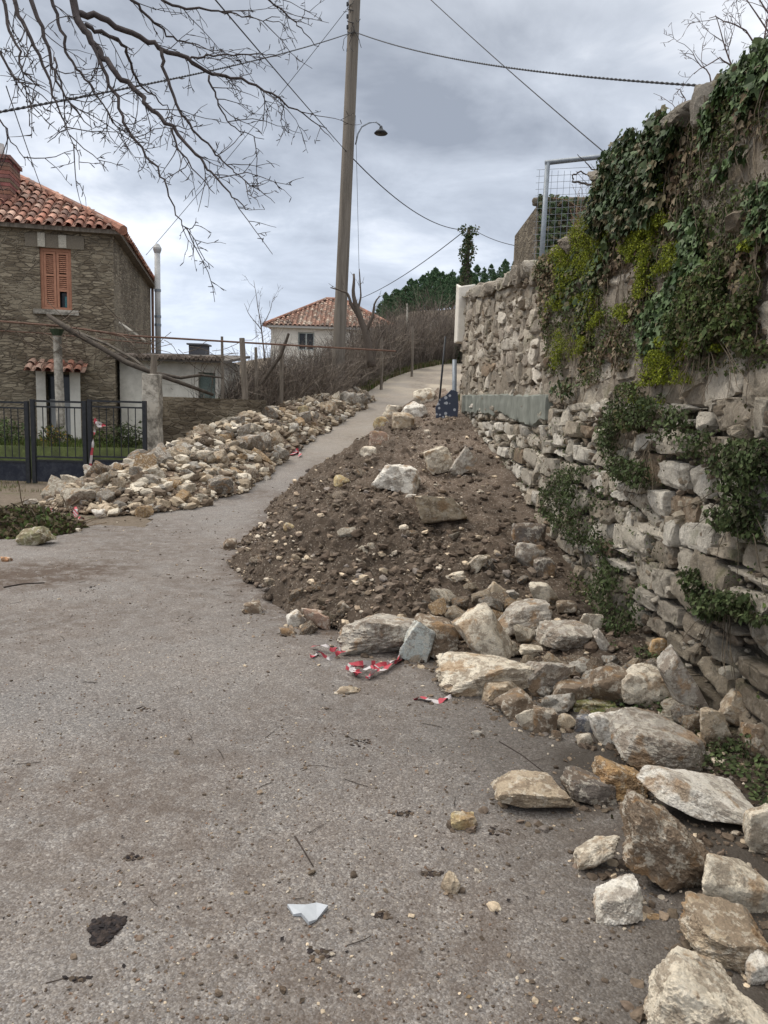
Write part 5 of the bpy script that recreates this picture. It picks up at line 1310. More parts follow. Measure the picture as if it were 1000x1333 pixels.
for i in range(5):
    px = 318+i*12+rbz.uniform(-4, 4); y = 19.5+rbz.uniform(0, 3); x = (px-500)/1000*y
    put_bush(i % 4, (x, y, gz(x, y)[0]), (.7, .7, rbz.uniform(.85, 1.2)), rbz.uniform(0, 6.3), 'bare bramble bush behind the low garden wall', 'brambles behind the garden wall')
hb = MB(); n_ = 9000; yy = rbz.uniform(15.5, 40, n_); xx = ip(yy, LANE_C)-ip(yy, LANE_W)-.9-np.abs(rbz.normal(0, .6, n_))-np.where(yy < 21, .6, 0); zz = gz(xx, yy)+rbz.random(n_)**1.5*1.1
scatter(hb, DV[None], DF, np.stack([xx, yy, zz], 1), rotmats(n_, rbz), np.tile(rbz.uniform(.04, .10, (n_, 1)), (1, 3)), np.vstack([DRYG*.6, DKG*1.5])[rbz.integers(0, 8, n_)], rbz)
tag(hb.build('hedge_leaves', M['matteleaf']), 'withered leaves and ivy low inside the dry hedge', 'leaves', kind='stuff')

def tree_from(name, label, specs, r, twig=True, tw_len=.35, tw_r=.003, cols=(.05, .04, .038), dens=11, base=None, gravity=.02, cat='tree', trunk=None, group=None):
    """specs: list of (polyline Nx3, r0, r1)"""
    root = thing(name, base, label, cat, group)
    if trunk is not None:
        t_ = MB()
        for P, a, b_ in trunk: t_.tube(P, np.linspace(a, b_, len(P)), 12)
        t_.build('trunk', M['beam'], root, smooth=True)
    mb = MB()
    def twigs(P, L, rad, lvl):
        seg = np.linalg.norm(np.diff(P, axis=0), axis=1); T = seg.sum(); n_ = int(T*dens*(1 if lvl == 0 else 1.25)); cum = np.concatenate([[0], np.cumsum(seg)])
        for k in range(n_):
            s_ = T*(r.uniform(.05, 1)); i = min(np.searchsorted(cum, s_)-1, len(P)-2); i = max(i, 0)
            q = P[i]+(P[i+1]-P[i])*((s_-cum[i])/max(seg[i], 1e-6)); d = (P[i+1]-P[i])/max(seg[i], 1e-6)
            sd_ = r.normal(0, 1, 3); sd_[1] *= .7; sd_ -= d*np.dot(sd_, d); sd_ /= np.linalg.norm(sd_)
            dd_ = d*r.uniform(.5, 1.2)+sd_*r.uniform(.5, 1.)+np.array([0, 0, .1])
            l_ = L*r.uniform(.25, 1.1); Q = wander(q, dd_, l_, 6, .16, gravity, r)
            mb.tube(Q, np.linspace(rad, rad*.5, 6), 4 if lvl == 0 else 3, np.array(cols)*r.uniform(.7, 1.5), False)
            if lvl < 1: twigs(Q, L*.42, rad*.75, lvl+1)
            else:
                for _ in range(2):   # short spurs with buds
                    j = r.integers(1, 6); sp = r.normal(0, 1, 3); sp /= np.linalg.norm(sp); mb.tube(np.array([Q[j], Q[j]+sp*.012, Q[j]+sp*.028]), [rad*.7, rad*1.2, rad*.8], 3, np.array(cols), False)
    for P, a, b_ in specs:
        P = np.asarray(P, float)
        # resample smoothly with little kinks
        t = np.linspace(0, len(P)-1, (len(P)-1)*4+1); Pi = np.stack([np.interp(t, np.arange(len(P)), P[:, k]) for k in range(3)], 1)
        Pi[1:-1] = (Pi[:-2]+2*Pi[1:-1]+Pi[2:])/4; Pi += r.normal(0, .006, Pi.shape)
        mb.tube(Pi, np.linspace(a, b_, len(Pi)), 7, np.array(cols)*1.3, True)
        if twig: twigs(Pi, tw_len, tw_r, 0)
    mb.build('branches', M['twig'], root, smooth=True)
    return root
def crop4(pts, Y0, Y1):
    n_ = len(pts); return np.array([at(a*.52, b_*.52, Y0+(Y1-Y0)*i/(n_-1)) for i, (a, b_) in enumerate(pts)])
TB = [([(165, -60), (190, 40), (215, 80), (250, 130), (285, 180), (330, 215), (380, 270), (430, 320), (480, 370), (520, 420), (570, 480), (615, 525)], 4.2, 4.0, .017, .002),
      ([(190, 30), (250, 40), (330, 80), (400, 120), (470, 150), (530, 185), (600, 200), (680, 235), (740, 270), (820, 322)], 4.2, 4.7, .014, .002),
      ([(212, 65), (270, 85), (318, 115), (328, 180), (350, 215), (400, 250), (440, 290)], 4.2, 4.6, .009, .002),
      ([(230, 110), (270, 190), (300, 270), (330, 340), (380, 400), (420, 470), (450, 555), (480, 580)], 4.15, 3.9, .008, .0016),
      ([(400, 122), (410, 180), (440, 250), (470, 310), (520, 360), (560, 400), (600, 440), (655, 480)], 4.35, 4.4, .008, .0016),
      ([(290, -40), (340, 10), (400, 70), (440, 100), (500, 115)], 4.5, 4.8, .008, .002),
      ([(360, -30), (430, 10), (500, 22), (560, 30), (620, 45), (700, 45)], 4.6, 4.9, .007, .0016),
      ([(20, -40), (60, 60), (100, 140), (130, 220), (150, 290), (190, 365)], 3.9, 3.8, .009, .0016),
      ([(60, -40), (110, 70), (125, 160), (160, 240), (230, 320)], 4.1, 4.0, .010, .0016),
      ([(0, -30), (20, 60), (50, 130), (60, 180), (100, 215)], 3.7, 3.6, .007, .0016),
      ([(-40, 60), (0, 130), (30, 190), (60, 210), (110, 215)], 3.8, 3.7, .006, .0016),
      ([(-40, 240), (0, 300), (30, 350), (65, 415)], 3.8, 3.8, .004, .0014),
      ([(640, -30), (690, 10), (730, 50), (760, 80), (800, 120)], 4.9, 5.0, .005, .0016),
      ([(470, 150), (520, 140), (580, 135), (650, 135), (700, 140)], 4.5, 4.7, .005, .0014),
      ([(430, 320), (450, 370), (480, 420), (540, 490)], 4.1, 4.0, .005, .0014),
      ([(120, -40), (150, 60), (170, 130), (200, 180), (240, 230), (280, 300), (330, 350)], 4.3, 4.2, .008, .0016),
      ([(520, 190), (540, 240), (560, 290), (600, 330), (660, 350)], 4.5, 4.5, .005, .0014),
      ([(140, 150), (150, 210), (180, 260), (240, 310)], 4.1, 4.0, .004, .0014)]
rt = np.random.default_rng(23)
fork = at(84, -60, 4.25)
trk = [(np.array([(-3.9, 4.3, -.1), (-3.85, 4.3, .8), (-3.7, 4.25, 1.7), (-3.65, 4.3, 2.6), (-3.4, 4.3, 3.4)]), .20, .13),
       (np.array([(-3.4, 4.3, 3.4), (-3.0, 4.35, 4.2), (-2.6, 4.35, 4.75), (-2.2, 4.3, 5.0), fork]), .11, .022),
       (np.array([(-3.4, 4.3, 3.4), (-3.2, 3.9, 4.4), (-2.6, 3.8, 5.0), at(5, -60, 3.9)]), .09, .02),
       (np.array([(-2.6, 4.35, 4.75), (-1.9, 4.5, 5.2), (-1.4, 4.6, 5.2), at(170, -30, 4.6)]), .05, .012),
       (np.array([(-1.4, 4.6, 5.2), (-.4, 4.8, 5.4), at(335, -25, 4.9)]), .02, .007)]
tree_from('bare_tree', 'leafless tree whose thin dark branches hang into the upper left of the sky', [(crop4(p, a, b_), c*1.25, d*1.2) for p, a, b_, c, d in TB], rt, tw_len=.36, tw_r=.0028, dens=10.5, base=(-3.9, 4.3, 0), trunk=trk)
# pollarded tree by the pole, sapling, vines
def pxl(pts, Y): return np.array([at(a, b_, Y if np.isscalar(Y) else Y[i]) for i, (a, b_) in enumerate(pts)])
gy = 22.5
tree_from('pruned_tree', 'dark knobbly pruned tree standing just right of the utility pole', [(pxl([(484, 478), (477, 435), (466, 405), (460, 385), (461, 357)], gy), .13, .03), (pxl([(470, 415), (458, 398), (452, 380), (430, 374)], gy), .07, .015),
    (pxl([(476, 432), (486, 412), (487, 396), (494, 385)], gy), .06, .015), (pxl([(466, 405), (470, 385), (468, 350)], gy), .04, .008), (pxl([(484, 478), (492, 445), (500, 430)], gy), .06, .02)], rt, tw_len=.5, tw_r=.008, dens=3, base=at(484, 478, gy), cols=(.075, .06, .048), gravity=-.02)
tree_from('sapling', 'thin leafless sapling against the bright sky left of the white house', [(pxl([(345, 470), (341, 430), (336, 400), (330, 365)], 27), .03, .006), (pxl([(341, 430), (325, 410), (318, 395)], 27), .018, .005), (pxl([(341, 425), (352, 405), (356, 385)], 27), .018, .005)], rt, tw_len=.7, tw_r=.006, dens=4, base=at(345, 470, 27), cols=(.12, .10, .09), gravity=-.03)
tree_from('bare_shrub', 'bare thorny twigs reaching over the top of the wall at the upper right corner', [(pxl(p, 4.9), .006, .002) for p in ([(1010, 60), (985, 20), (960, -20)], [(960, 110), (945, 60), (930, 20)], [(1000, 70), (960, 30), (925, 20)], [(1015, 40), (990, 0), (985, -40)], [(930, 130), (925, 100), (900, 70)], [(985, 80), (1000, 30), (1010, -30)], [(880, 165), (895, 130), (880, 115)], [(960, 90), (935, 75), (905, 95)])], rt, tw_len=.24, tw_r=.0022, dens=13, base=(WX(4.9)+.4, 4.9, 3.1), cols=(.11, .08, .075), cat='shrub')
tree_from('bare_vine', 'twisted bare vine caught in the wire fence panel above the wall', [(pxl([(795, 245), (780, 238), (765, 240), (748, 238), (745, 228), (755, 224), (770, 228)], 7.9), .014, .006), (pxl([(790, 240), (775, 222), (762, 212), (752, 200)], 7.9), .009, .003)], rt, tw_len=.2, tw_r=.003, dens=4, base=(2.4, 7.9, 2.9), cols=(.06, .05, .045), cat='vine')
tree_from('dry_shrub', 'brown dry shrub on the wall top in front of the ruined shed', [(pxl([(752+8*i, 335), (750+7*i, 300), (742+8*i, 272)], 8.6+.1*i), .008, .003) for i in range(5)], rt, tw_len=.4, tw_r=.004, dens=10, base=(2.2, 8.7, 2.9), cols=(.17, .11, .07), cat='shrub', gravity=-.02)

# pines on the far hill
rp = np.random.default_rng(71)
def pine_parts(r, H=7.0, Wd=2.6, n=5200, round_=.0):
    mb = MB(); t = r.random(n)**.8; z = .12*H+.88*H*t
    Rr = Wd*(1-t)**.5*np.clip(t*5+.3, 0, 1)*(.75+.25*np.sin(t*37+r.random()*6)); a = r.uniform(0, 6.28, n); q = r.random(n)**.4*Rr
    a = a+.5*np.sin(a*3+t*9); k = fbm(np.stack([np.cos(a)*q*.9, np.sin(a)*q*.9, z*1.1], 1), 3, int(r.integers(99))) > -.04
    P = np.stack([np.cos(a)*q, np.sin(a)*q, z-q*.12], 1)[k]; n_ = len(P)
    scatter(mb, DV[None], DF, P, rotmats(n_, r), np.tile(r.uniform(.16, .42, (n_, 1)), (1, 3)), np.array([(.06, .105, .055), (.08, .14, .065), (.10, .16, .08), (.05, .09, .05)])[r.integers(0, 4, n_)]*r.uniform(.8, 1.25, (n_, 1)), r)  # crown greens lightened in the albedo to stand in for distance haze
    tk = MB(); tk.tube([(0, 0, -.8), (.05, 0, H*.5), (0, .05, H*.97)], [.17, .11, .02], 7, (.09, .065, .05))
    return mb, tk
protos = []
for k in range(4):
    root = thing('pine_tree', (0, 0, 0), 'dark green pine in the wood along the far ridge', 'tree', 'pines on the far ridge'); mb, tk = pine_parts(rp, 6.5+k*.6, 2.3+.3*k)
    mb.build('crown', M['matteleaf'], root); tk.build('trunk', M['twig'], root); protos.append(root)
SKYL = [(486, 388), (500, 376), (520, 366), (540, 354), (552, 344), (565, 346), (580, 350), (600, 341), (625, 344), (650, 340), (670, 334), (690, 328), (712, 320), (740, 310)]
cntp = 0
for rowi, (Yp, drop) in enumerate(((126, 0), (112, 8), (98, 17), (88, 26))):
    for px in np.arange(488+rowi*3, 745, 8.5):
        pxx = px+rp.uniform(-3, 3); x = (pxx-500)/1000*Yp; y = Yp+rp.uniform(-4, 4); g = gz(x, y)[0]
        tgt = at(pxx, ip(pxx, SKYL)+drop+rp.uniform(-3, 7), y)[2]; Hn = tgt-g
        if Hn < 2.2: Hn = rp.uniform(2.2, 4)
        if rowi >= 2 and rp.random() < .25: continue
        src = protos[cntp % 4]
        if cntp < 4: root = src
        else:
            root = src.copy(); COL.objects.link(root)
            for c in src.children:
                cc = c.copy(); COL.objects.link(cc); cc.parent = root
        sc_ = Hn/(6.8+.6*(cntp % 4)); root.location = (x, y, g-.1); root.scale = (min(sc_, 1.2)*rp.uniform(.8, 1.1),)*2+(sc_,); root.rotation_euler = (0, 0, rp.uniform(0, 6.3)); cntp += 1
print('pines', cntp)
# tall trunk smothered in ivy
ib = at(606, 385, 38); it = at(611, 293, 38)
root = thing('ivy_covered_trunk', (ib[0], 38, gz(ib[0], 38)[0]), 'tall dead trunk smothered in dark ivy standing above the wooded ridge', 'tree')
tk = MB(); PT = np.array([(ib[0], 38, gz(ib[0], 38)[0]-.2), (ib[0]+.05, 38, ib[2]), (it[0]-.05, 38, (ib[2]+it[2])/2), (it[0], 38, it[2]-.1)]); tk.tube(PT, [.2, .17, .14, .08], 8); tk.build('trunk', M['beam'], root)
n_ = 2600; t = rp.random(n_); c = np.stack([np.interp(t, [0, .33, .66, 1], PT[:, k]) for k in range(3)], 1); rad = (.30+.14*np.sin(t*19)+.22*(t > .93))*np.sqrt(rp.random(n_)); a = rp.uniform(0, 6.28, n_)
c[:, 0] += np.cos(a)*rad; c[:, 1] += np.sin(a)*rad; lf_ = MB(); scatter(lf_, DV[None], DF, c, rotmats(n_, rp), np.tile(rp.uniform(.07, .17, (n_, 1)), (1, 3)), (IVYD*.9)[rp.integers(0, 5, n_)], rp); lf_.build('ivy_leaves', M['matteleaf'], root)

# ------------------------------------------------------------------ poles, lamp, wires, fence
gb_ = at(440, 452, 19); pole_b = np.array([at(439, 470, 23.5)[0], 23.5, gz(at(439, 470, 23.5)[0], 23.5)[0]-.3]); pole_t = at(465, -70, 23.5)
pole = thing('utility_pole', pole_b, 'tall weathered wooden utility pole with a curved street lamp arm', 'utility pole')
mb = MB(); t = np.linspace(0, 1, 12)[:, None]; mb.tube(pole_b+(pole_t-pole_b)*t, np.linspace(.195, .16, 12), 14); mb.build('shaft', M['poledark'], pole, smooth=True)
arm = pxl([(463, 188), (466, 174), (471, 165), (480, 160), (490, 159), (495, 163)], 23.3); mb = MB(); mb.tube(arm, .022, 8); ao = mb.build('lamp_arm', M['galv'], pole, smooth=True)
lc = at(496, 172, 23.3); mb = MB(); mb.tube([lc+[0, 0, .17], lc+[0, 0, .08], lc+[0, 0, .03], lc+[0, 0, -.03], lc+[0, 0, -.05]], [.035, .06, .14, .20, .18], 18); mb.build('lamp_head', M['iron'], ao, smooth=True)
mb = MB()
for py in (14, 30, 44): p = at(461.5, py, 23.3); mb.tube([p-[.02, 0, 0], p+[-.2, 0, .04], p+[-.2, 0, .16]], .012, 6); mb.tube([p+[-.2, 0, .12], p+[-.2, 0, .22]], .03, 8)
mb.build('insulator', M['iron'], pole)
mb = MB(); rwz = np.random.default_rng(3)
for k in range(7):
    p = at(461+rwz.uniform(-6, 8), rwz.uniform(0, 50), 23.3); mb.tube(wander(p, (rwz.normal(0, .5), 0, -1), rwz.uniform(.4, .9), 8, .35, 0, rwz), .008, 4, None, False)
mb.build('loose_wires', M['cable'], pole)
def cable(a, b_, rad, sag, label, twist=False, name='overhead_cable'):
    a = np.array(a); b_ = np.array(b_); t = np.linspace(0, 1, 60); P = a+(b_-a)*t[:, None]; P[:, 2] -= sag*4*t*(1-t)
    mb = MB()
    if twist:
        n_ = 900; t = np.linspace(0, 1, n_); L = np.linalg.norm(b_-a); P = a+(b_-a)*t[:, None]; P[:, 2] -= sag*4*t*(1-t); ph = t*L/.22*6.283
        for s_ in (0, math.pi): Q = P.copy(); Q[:, 0] += np.cos(ph+s_)*rad*.7; Q[:, 2] += np.sin(ph+s_)*rad*.7; mb.tube(Q, rad*.75, 4, None, False)
    else: mb.tube(P, rad, 5, None, False)
    tag(mb.build(name, M['cable'], origin=a, smooth=True), label, 'cable')
pt_ = at(461, 41, 23.4)
cable(at(-60, 156, 7.5), pt_, .011, .12, 'thick twisted cable running from the left edge behind the branches to the utility pole', True)
cable(pt_, at(925, 112, 9.5), .012, .22, 'thick twisted cable running from the utility pole to the top of the right hand wall', True)
cable(at(230, -60, 9), at(450, 196, 23.3), .010, .02, 'thin cable dropping from the top edge through the branches to the pole below its lamp')
cable(at(450, 196, 23.3), at(606, 299, 38), .017, .55, 'thin cable sagging from the pole to the ivy covered trunk')
cable(at(457, 5, 23.3), at(190, 332, 24), .008, .1, 'fine wire falling from the pole top down to the left behind the stone house')
cable(at(8, 112, 10), HF((-1.5, .3, EAVE+.8)), .007, .02, 'fine wire coming down at the far left to the red tiled roof')
cable(at(535, -25, 12), at(795, 205, 8), .006, .03, 'fine wire slanting from the top edge down to the fence frame above the wall')
cable(at(604, 301, 38), at(470, 388, 60), .022, .3, 'faint wire from the ivy covered trunk down to the left')
cable(at(612, 296, 38), at(720, 322, 30), .014, .3, 'faint wire from the ivy covered trunk to the right behind the shed')
cable(at(463, 150, 23.3), at(468, 372, 23.3), .006, .0, 'fine wire hanging straight down beside the utility pole')
# fence frame with wire mesh on the terrace
fp0 = at(713, 212, 8.0); fbz = 2.75
Fr = thing('wire_fence_panel', (fp0[0], 8.0, fbz), 'grey tubular frame with wire mesh standing on top of the wall', 'fence')
xr_ = fp0[0]+2.6; zt = fp0[2]; zr = at(793, 203, 8.0)[2]; sl_ = (zr-zt)/(at(793, 203, 8)[0]-fp0[0])
mb = MB(); mb.tube([(fp0[0]-.01, 8, fbz-.1), (fp0[0], 8, zt)], .025, 10); mb.build('post', M['galv'], Fr, smooth=True)
mb = MB(); mb.tube([(xr_, 8, fbz-.1), (xr_, 8, zt+sl_*2.6)], .025, 10); mb.build('post', M['galv'], Fr, smooth=True)
mb = MB(); mb.tube([(fp0[0]-.025, 8, zt), (xr_+.02, 8, zt+sl_*2.6)], .024, 10); mb.build('rail', M['galv'], Fr, smooth=True)
mb = MB()
for x in np.arange(fp0[0]-.08, xr_, .062): mb.tube([(x, 8.03, fbz), (x+.01, 8.03, zt-.06)], .0022, 3, None, False)
for z_ in np.arange(fbz+.02, zt-.05, .062): mb.tube([(fp0[0]-.1, 8.03, z_), (xr_, 8.03, z_+sl_*1.5)], .0022, 3, None, False)
mb.build('wire_mesh', M['galv'], Fr)
# ruined shed on the terrace
s0 = at(702, 264, 13); s1 = at(800, 258, 13)
sh = MB(); SHf = lambda u, v, w: np.array([s0[0]+u, 13+w, v]); Ls = s1[0]-s0[0]+1.2
holed(sh, SHf, 0, Ls, 2.9, s0[2], [], .2, (3, 1)); holed(sh, lambda u, v, w: np.array([s0[0]+w, 13+u, v]), 0, 2.4, 2.9, s0[2], [], .2, (9, 1)); holed(sh, lambda u, v, w: np.array([s0[0]+Ls-w, 13+u, v]), 0, 2.4, 2.9, s0[2], [], .2, (12, 1)); holed(sh, lambda u, v, w: np.array([s0[0]+u, 15.4, v]), 0, Ls, 2.9, s0[2], [], .2, (15, 1))
sroot = thing('ruined_shed', (s0[0], 13, 3), 'dark roofless stone shed seen through the wire mesh above the wall', 'shed'); sh.build('wall', M['hstone2'], sroot)
mb = MB()
for k in range(26):
    V, F = rock_shape(700+k % 7, 3); mb.add(V*np.array([.16, .14, .07])*rwz.uniform(.7, 1.3)+np.array([s0[0]+Ls*(k+.5)/26, 13.08, s0[2]+.02]), [F], (.2, .17, .13))
mb.build('coping', M['wall'], sroot, smooth=True)
mb = MB(); n_ = 1300; xx = s0[0]+np.abs(rwz.normal(0, .35, n_)); zz = 3.0+rwz.random(n_)*(s0[2]-2.9); scatter(mb, LV[None], LFa, np.stack([xx, 12.9+rwz.uniform(-.1, .08, n_), zz], 1), orient(np.tile([0, -1.0, .2], (n_, 1)), np.tile([0, 0, -1.0], (n_, 1)), rwz, .5), np.tile(rwz.uniform(.05, .09, (n_, 1)), (1, 3)), IVYD[rwz.integers(0, 5, n_)], rwz)
mb.build('ivy_leaves', M['leaf'], sroot)
# pipes and dotted sheet at the wall end
pa_ = at(592, 548, 11.85); pb_ = at(592, 468, 11.85)
tag(MB().tube([pa_-[0, 0, .25], pb_], .035, 10).build('steel_pipe', M['galv'], origin=pa_, smooth=True), 'short blue grey steel pipe upright at the end of the stone wall', 'pipe')
pa_ = at(570, 530, 12.9); pb_ = at(580, 438, 12.9)
tag(MB().tube([pa_-[0, 0, .3], pb_], .016, 8).build('iron_rod', M['iron'], origin=pa_, smooth=True), 'thin black rod leaning against the far corner of the stone wall', 'rod')
ds = MB(); poly = [(567, 531), (573, 519), (580, 515), (588, 507), (596, 510), (597, 530), (595, 547), (582, 545), (568, 548)]
f_ = np.array([at(a, b_, 11.7) for a, b_ in poly]); bk = f_+np.array([0, .05, 0]); k = len(poly)
ds.add(np.vstack([f_, bk]), [list(range(k))]+[[2*k-1-i for i in range(k)]]+[[i, (i+1) % k, k+(i+1) % k, k+i][::-1] for i in range(k)])
tag(ds.build('dotted_sheet', M['bluecloth'], origin=f_[6]), 'navy blue sheet with white dots leaning at the end of the wall', 'sheet')
# pergola, posts, beams in the garden
pg0 = at(74, 430, 15.7); pg = thing('pergola', (pg0[0], 15.7, lz), 'garden pergola of a white concrete post, rusty pipes and a slanting dark vine beam', 'pergola')
mb = MB(); mb.tube([(pg0[0]+.04, 15.7, lz-.1), (pg0[0], 15.7, pg0[2])], [.10, .085], 8); mb.build('post', M['concrete'], pg)
mb = MB(); mb.tube([(pg0[0], 15.7, pg0[2]-.12), (pg0[0], 15.7, pg0[2]+.02)], [.08, .15], 8, (.05, .07, .04)); mb.build('cap', M['attr'], pg)
for pts, Y, r_ in (([(-40, 415), (74, 424), (170, 437), (320, 446), (515, 457)], [15.7, 15.7, 15.8, 17, 19], .022), ([(-40, 428), (60, 434), (200, 448)], [17, 17, 17], .014), ([(60, 424), (110, 428), (200, 446)], [15.8, 16.2, 17], .016)):
    mb = MB(); mb.tube(pxl(pts, Y), r_, 6); mb.build('pipe', M['rust'], pg)
mb = MB(); mb.tube(pxl([(62, 410), (88, 428), (130, 452), (165, 472), (200, 486), (240, 500), (278, 514)], [15.6, 15.5, 15.4, 15.2, 15.1, 15.2, 15.4]), [.04, .06, .05, .055, .045, .04, .03], 7); mb.build('vine_beam', M['beam'], pg, smooth=True)
mb = MB(); mb.tube(pxl([(90, 428), (140, 448), (175, 468), (195, 484)], 15.55), .032, 6); mb.build('beam', M['wood'], pg)
mb = MB(); mb.tube(pxl([(155, 420), (164, 426), (190, 445)], 16), .03, 6); mb.build('beam', M['concrete'], pg)
mb = MB(); mb.tube(pxl([(205, 486), (235, 492), (262, 488), (290, 492)], 15.3), [.04, .035, .03, .015], 6); mb.build('vine_limb', M['beam'], pg, smooth=True)
mb = MB()
for k in range(75):
    px = rwz.uniform(-20, 290); py = ip(px, [(0, 420), (150, 440), (300, 468)])+rwz.uniform(-8, 12); Yk = rwz.uniform(15.2, 17); mb.tube(wander(at(px, py, Yk), (rwz.normal(), rwz.normal(0, .4), rwz.normal(0, .35)), rwz.uniform(.3, 1.3), 7, .2, .04, rwz), .007, 3, np.array((.10, .075, .055))*rwz.uniform(.6, 1.8), False)
mb.build('vine_twigs', M['twig'], pg)
for (px, y0, y1, Yp, r_, mt, lab) in ((289, 438, 520, 17, .035, 'wood', 'thin weathered post at the left of the garden fence'), (321, 440, 520, 16.2, .07, 'wood', 'thick weathered fence post leaning slightly left'), (333, 452, 520, 18, .04, 'wood', 'thin dark post between the thick post and the branchy stump'), (366, 450, 500, 18, .045, 'wood', 'grey post with a slanting branch resting on it'),
                                      (497, 440, 480, 26, .05, 'wood', 'wooden hedge stake right of the pruned tree'), (530, 395, 455, 34, .05, 'concrete', 'slim pale concrete post above the end of the hedge'), (537, 425, 465, 30, .05, 'wood', 'dark hedge stake near the end of the hedge'), (512, 438, 470, 30, .05, 'wood', 'short leaning stake beyond the pruned tree')):
    a = at(px, y1, Yp); b_ = at(px-(6 if 'leaning' in lab else 0), y0, Yp); a[2] = min(a[2], gz(a[0], Yp)[0]-.1)
    tag(MB().tube([a, (a+b_)/2+[.02, 0, 0], b_], [r_, r_*.95, r_*.8], 8).build('fence_post', M[mt], origin=a), lab, 'post', 'fence posts along the garden and hedge')
tag(MB().tube(pxl([(340, 500), (366, 462), (376, 434)], 17.8), [.05, .04, .03], 7).build('slanting_branch', M['beam'], origin=at(340, 500, 17.8)), 'cut dark branch slanting up against the grey fence post', 'branch')
# little white roadside shrine
sp0 = at(565, 424, 40); sroot = thing('roadside_shrine', (sp0[0], 40, sp0[2]-.35), 'tiny white gabled shrine on a dark post at the far end of the lane', 'shrine')
mb = MB(); mb.box((sp0[0]-.2, 39.85, sp0[2]-.3), (sp0[0]+.2, 40.15, sp0[2]+.12)); mb.build('box', M['plaster'], sroot)
mb = MB(); mb.add([(sp0[0]-.26, 39.8, sp0[2]+.12), (sp0[0]+.26, 39.8, sp0[2]+.12), (sp0[0], 39.8, sp0[2]+.32), (sp0[0]-.26, 40.2, sp0[2]+.12), (sp0[0]+.26, 40.2, sp0[2]+.12), (sp0[0], 40.2, sp0[2]+.32)], [(0, 1, 2), (5, 4, 3), (0, 2, 5, 3), (1, 4, 5, 2), (0, 3, 4, 1)]); mb.build('roof', M['concrete'], sroot)
mb = MB(); zg = gz(sp0[0], 40)[0]; mb.tube([(sp0[0], 40, min(zg, sp0[2]-.6)), (sp0[0], 40, sp0[2]-.3)], .05, 6); mb.build('post', M['iron'], sroot)
# garden plants behind the gate
for (px, py, n_, s_, pal, lab) in ((8, 572, 900, .35, DKG*1.6, 'round green shrub on the lawn behind the gate at the left edge'), (72, 584, 500, .28, np.vstack([OLV, [(.35, .22, .05)]]), 'low flowering plant at the foot of the pergola post'), (165, 572, 900, .34, DKG, 'dark leafy plant behind the gate near the pillar'), (130, 584, 400, .22, OLV*1.2, 'small olive plant behind the gate beside the hanging tape')):
    c = at(px, py, 15.4); c[2] = lz+s_*.6; root = thing('garden_plant', (c[0], c[1], lz), lab, 'plant', 'plants in the garden behind the gate')
    d = rwz.normal(0, 1, (n_, 3)); d /= np.linalg.norm(d, axis=1)[:, None]; P = c+d*(rwz.random((n_, 1))**.4)*s_*np.array([1.2, .7, .9])
    mb = MB(); scatter(mb, DV[None], DF, P, rotmats(n_, rwz), np.tile(rwz.uniform(.03, .07, (n_, 1)), (1, 3)), pal[rwz.integers(0, len(pal), n_)]*rwz.uniform(.6, 1.3, (n_, 1)), rwz); mb.build('leaves', M['matteleaf'], root)
    mb = MB()
    for k in range(6): mb.tube(wander((c[0], c[1], lz-.03), rwz.normal(0, .4, 3)+[0, 0, 1], s_*1.1, 5, .1, 0, rwz), .008, 4, (.08, .06, .04), False)
    mb.build('stems', M['twig'], root)

# ------------------------------------------------------------------ small things on the ground
RED = (.46, .07, .09); WHI = (.50, .46, .45)
def tape(P, w, label, seed, name='barrier_tape', up=(0, 0, 1), period=.16):
    r = np.random.default_rng(seed); P = np.asarray(P, float); n_ = 90; t = np.linspace(0, len(P)-1, n_)
    Q = np.stack([np.interp(t, np.arange(len(P)), P[:, k]) for k in range(3)], 1); Q += .012*np.stack([vnoise(np.c_[t*2.3, t*0, t*0+k], seed+k) for k in range(3)], 1)
    ang = 1.8*vnoise(np.c_[t*1.6, t*0, t*0+9], seed); T = np.gradient(Q, axis=0); T /= np.linalg.norm(T, axis=1)[:, None]+1e-9
    u = np.cross(T, np.array(up, float)); u /= np.linalg.norm(u, axis=1)[:, None]+1e-9; v = np.cross(u, T); S_ = u*np.cos(ang)[:, None]+v*np.sin(ang)[:, None]
    L = np.concatenate([[0], np.cumsum(np.linalg.norm(np.diff(Q, axis=0), axis=1))]); A_ = Q-S_*w/2; B_ = Q+S_*w/2
    mb = MB(); 
    for i in range(n_-1):
        c = RED if int(L[i]/period*2) % 2 == 0 else WHI; mb.add([A_[i], B_[i], B_[i+1], A_[i+1]], [(0, 1, 2, 3)], c)
    return tag(mb.build(name, M['tape'], origin=Q[0]), label, 'barrier tape')
def gp(px, py, dz_=.02): p = hit(px, py); return p+[0, 0, dz_]
tape([gp(404, 846), gp(420, 852, .05), gp(436, 850), gp(446, 858, .05), gp(430, 860), gp(412, 854), gp(404, 860)], .028, 'short crumple of red and white barrier tape at the toe of the earth heap', 3)
tape([gp(452, 872), gp(470, 886, .04), gp(455, 880, .05), gp(478, 874), gp(492, 882, .05), gp(476, 888), gp(500, 872, .05), gp(515, 868), gp(530, 850, .06), gp(522, 862), gp(500, 878, .03), gp(480, 880, .05), gp(462, 884), gp(456, 874, .04), gp(490, 868)], .030, 'main tangle of red and white barrier tape on the asphalt before the conglomerate rock', 4)
tape([gp(540, 912, .012), gp(556, 916, .012), gp(572, 916, .02), gp(585, 910, .012)], .03, 'flat faded scrap of barrier tape on the asphalt left of the long pale slab', 5)
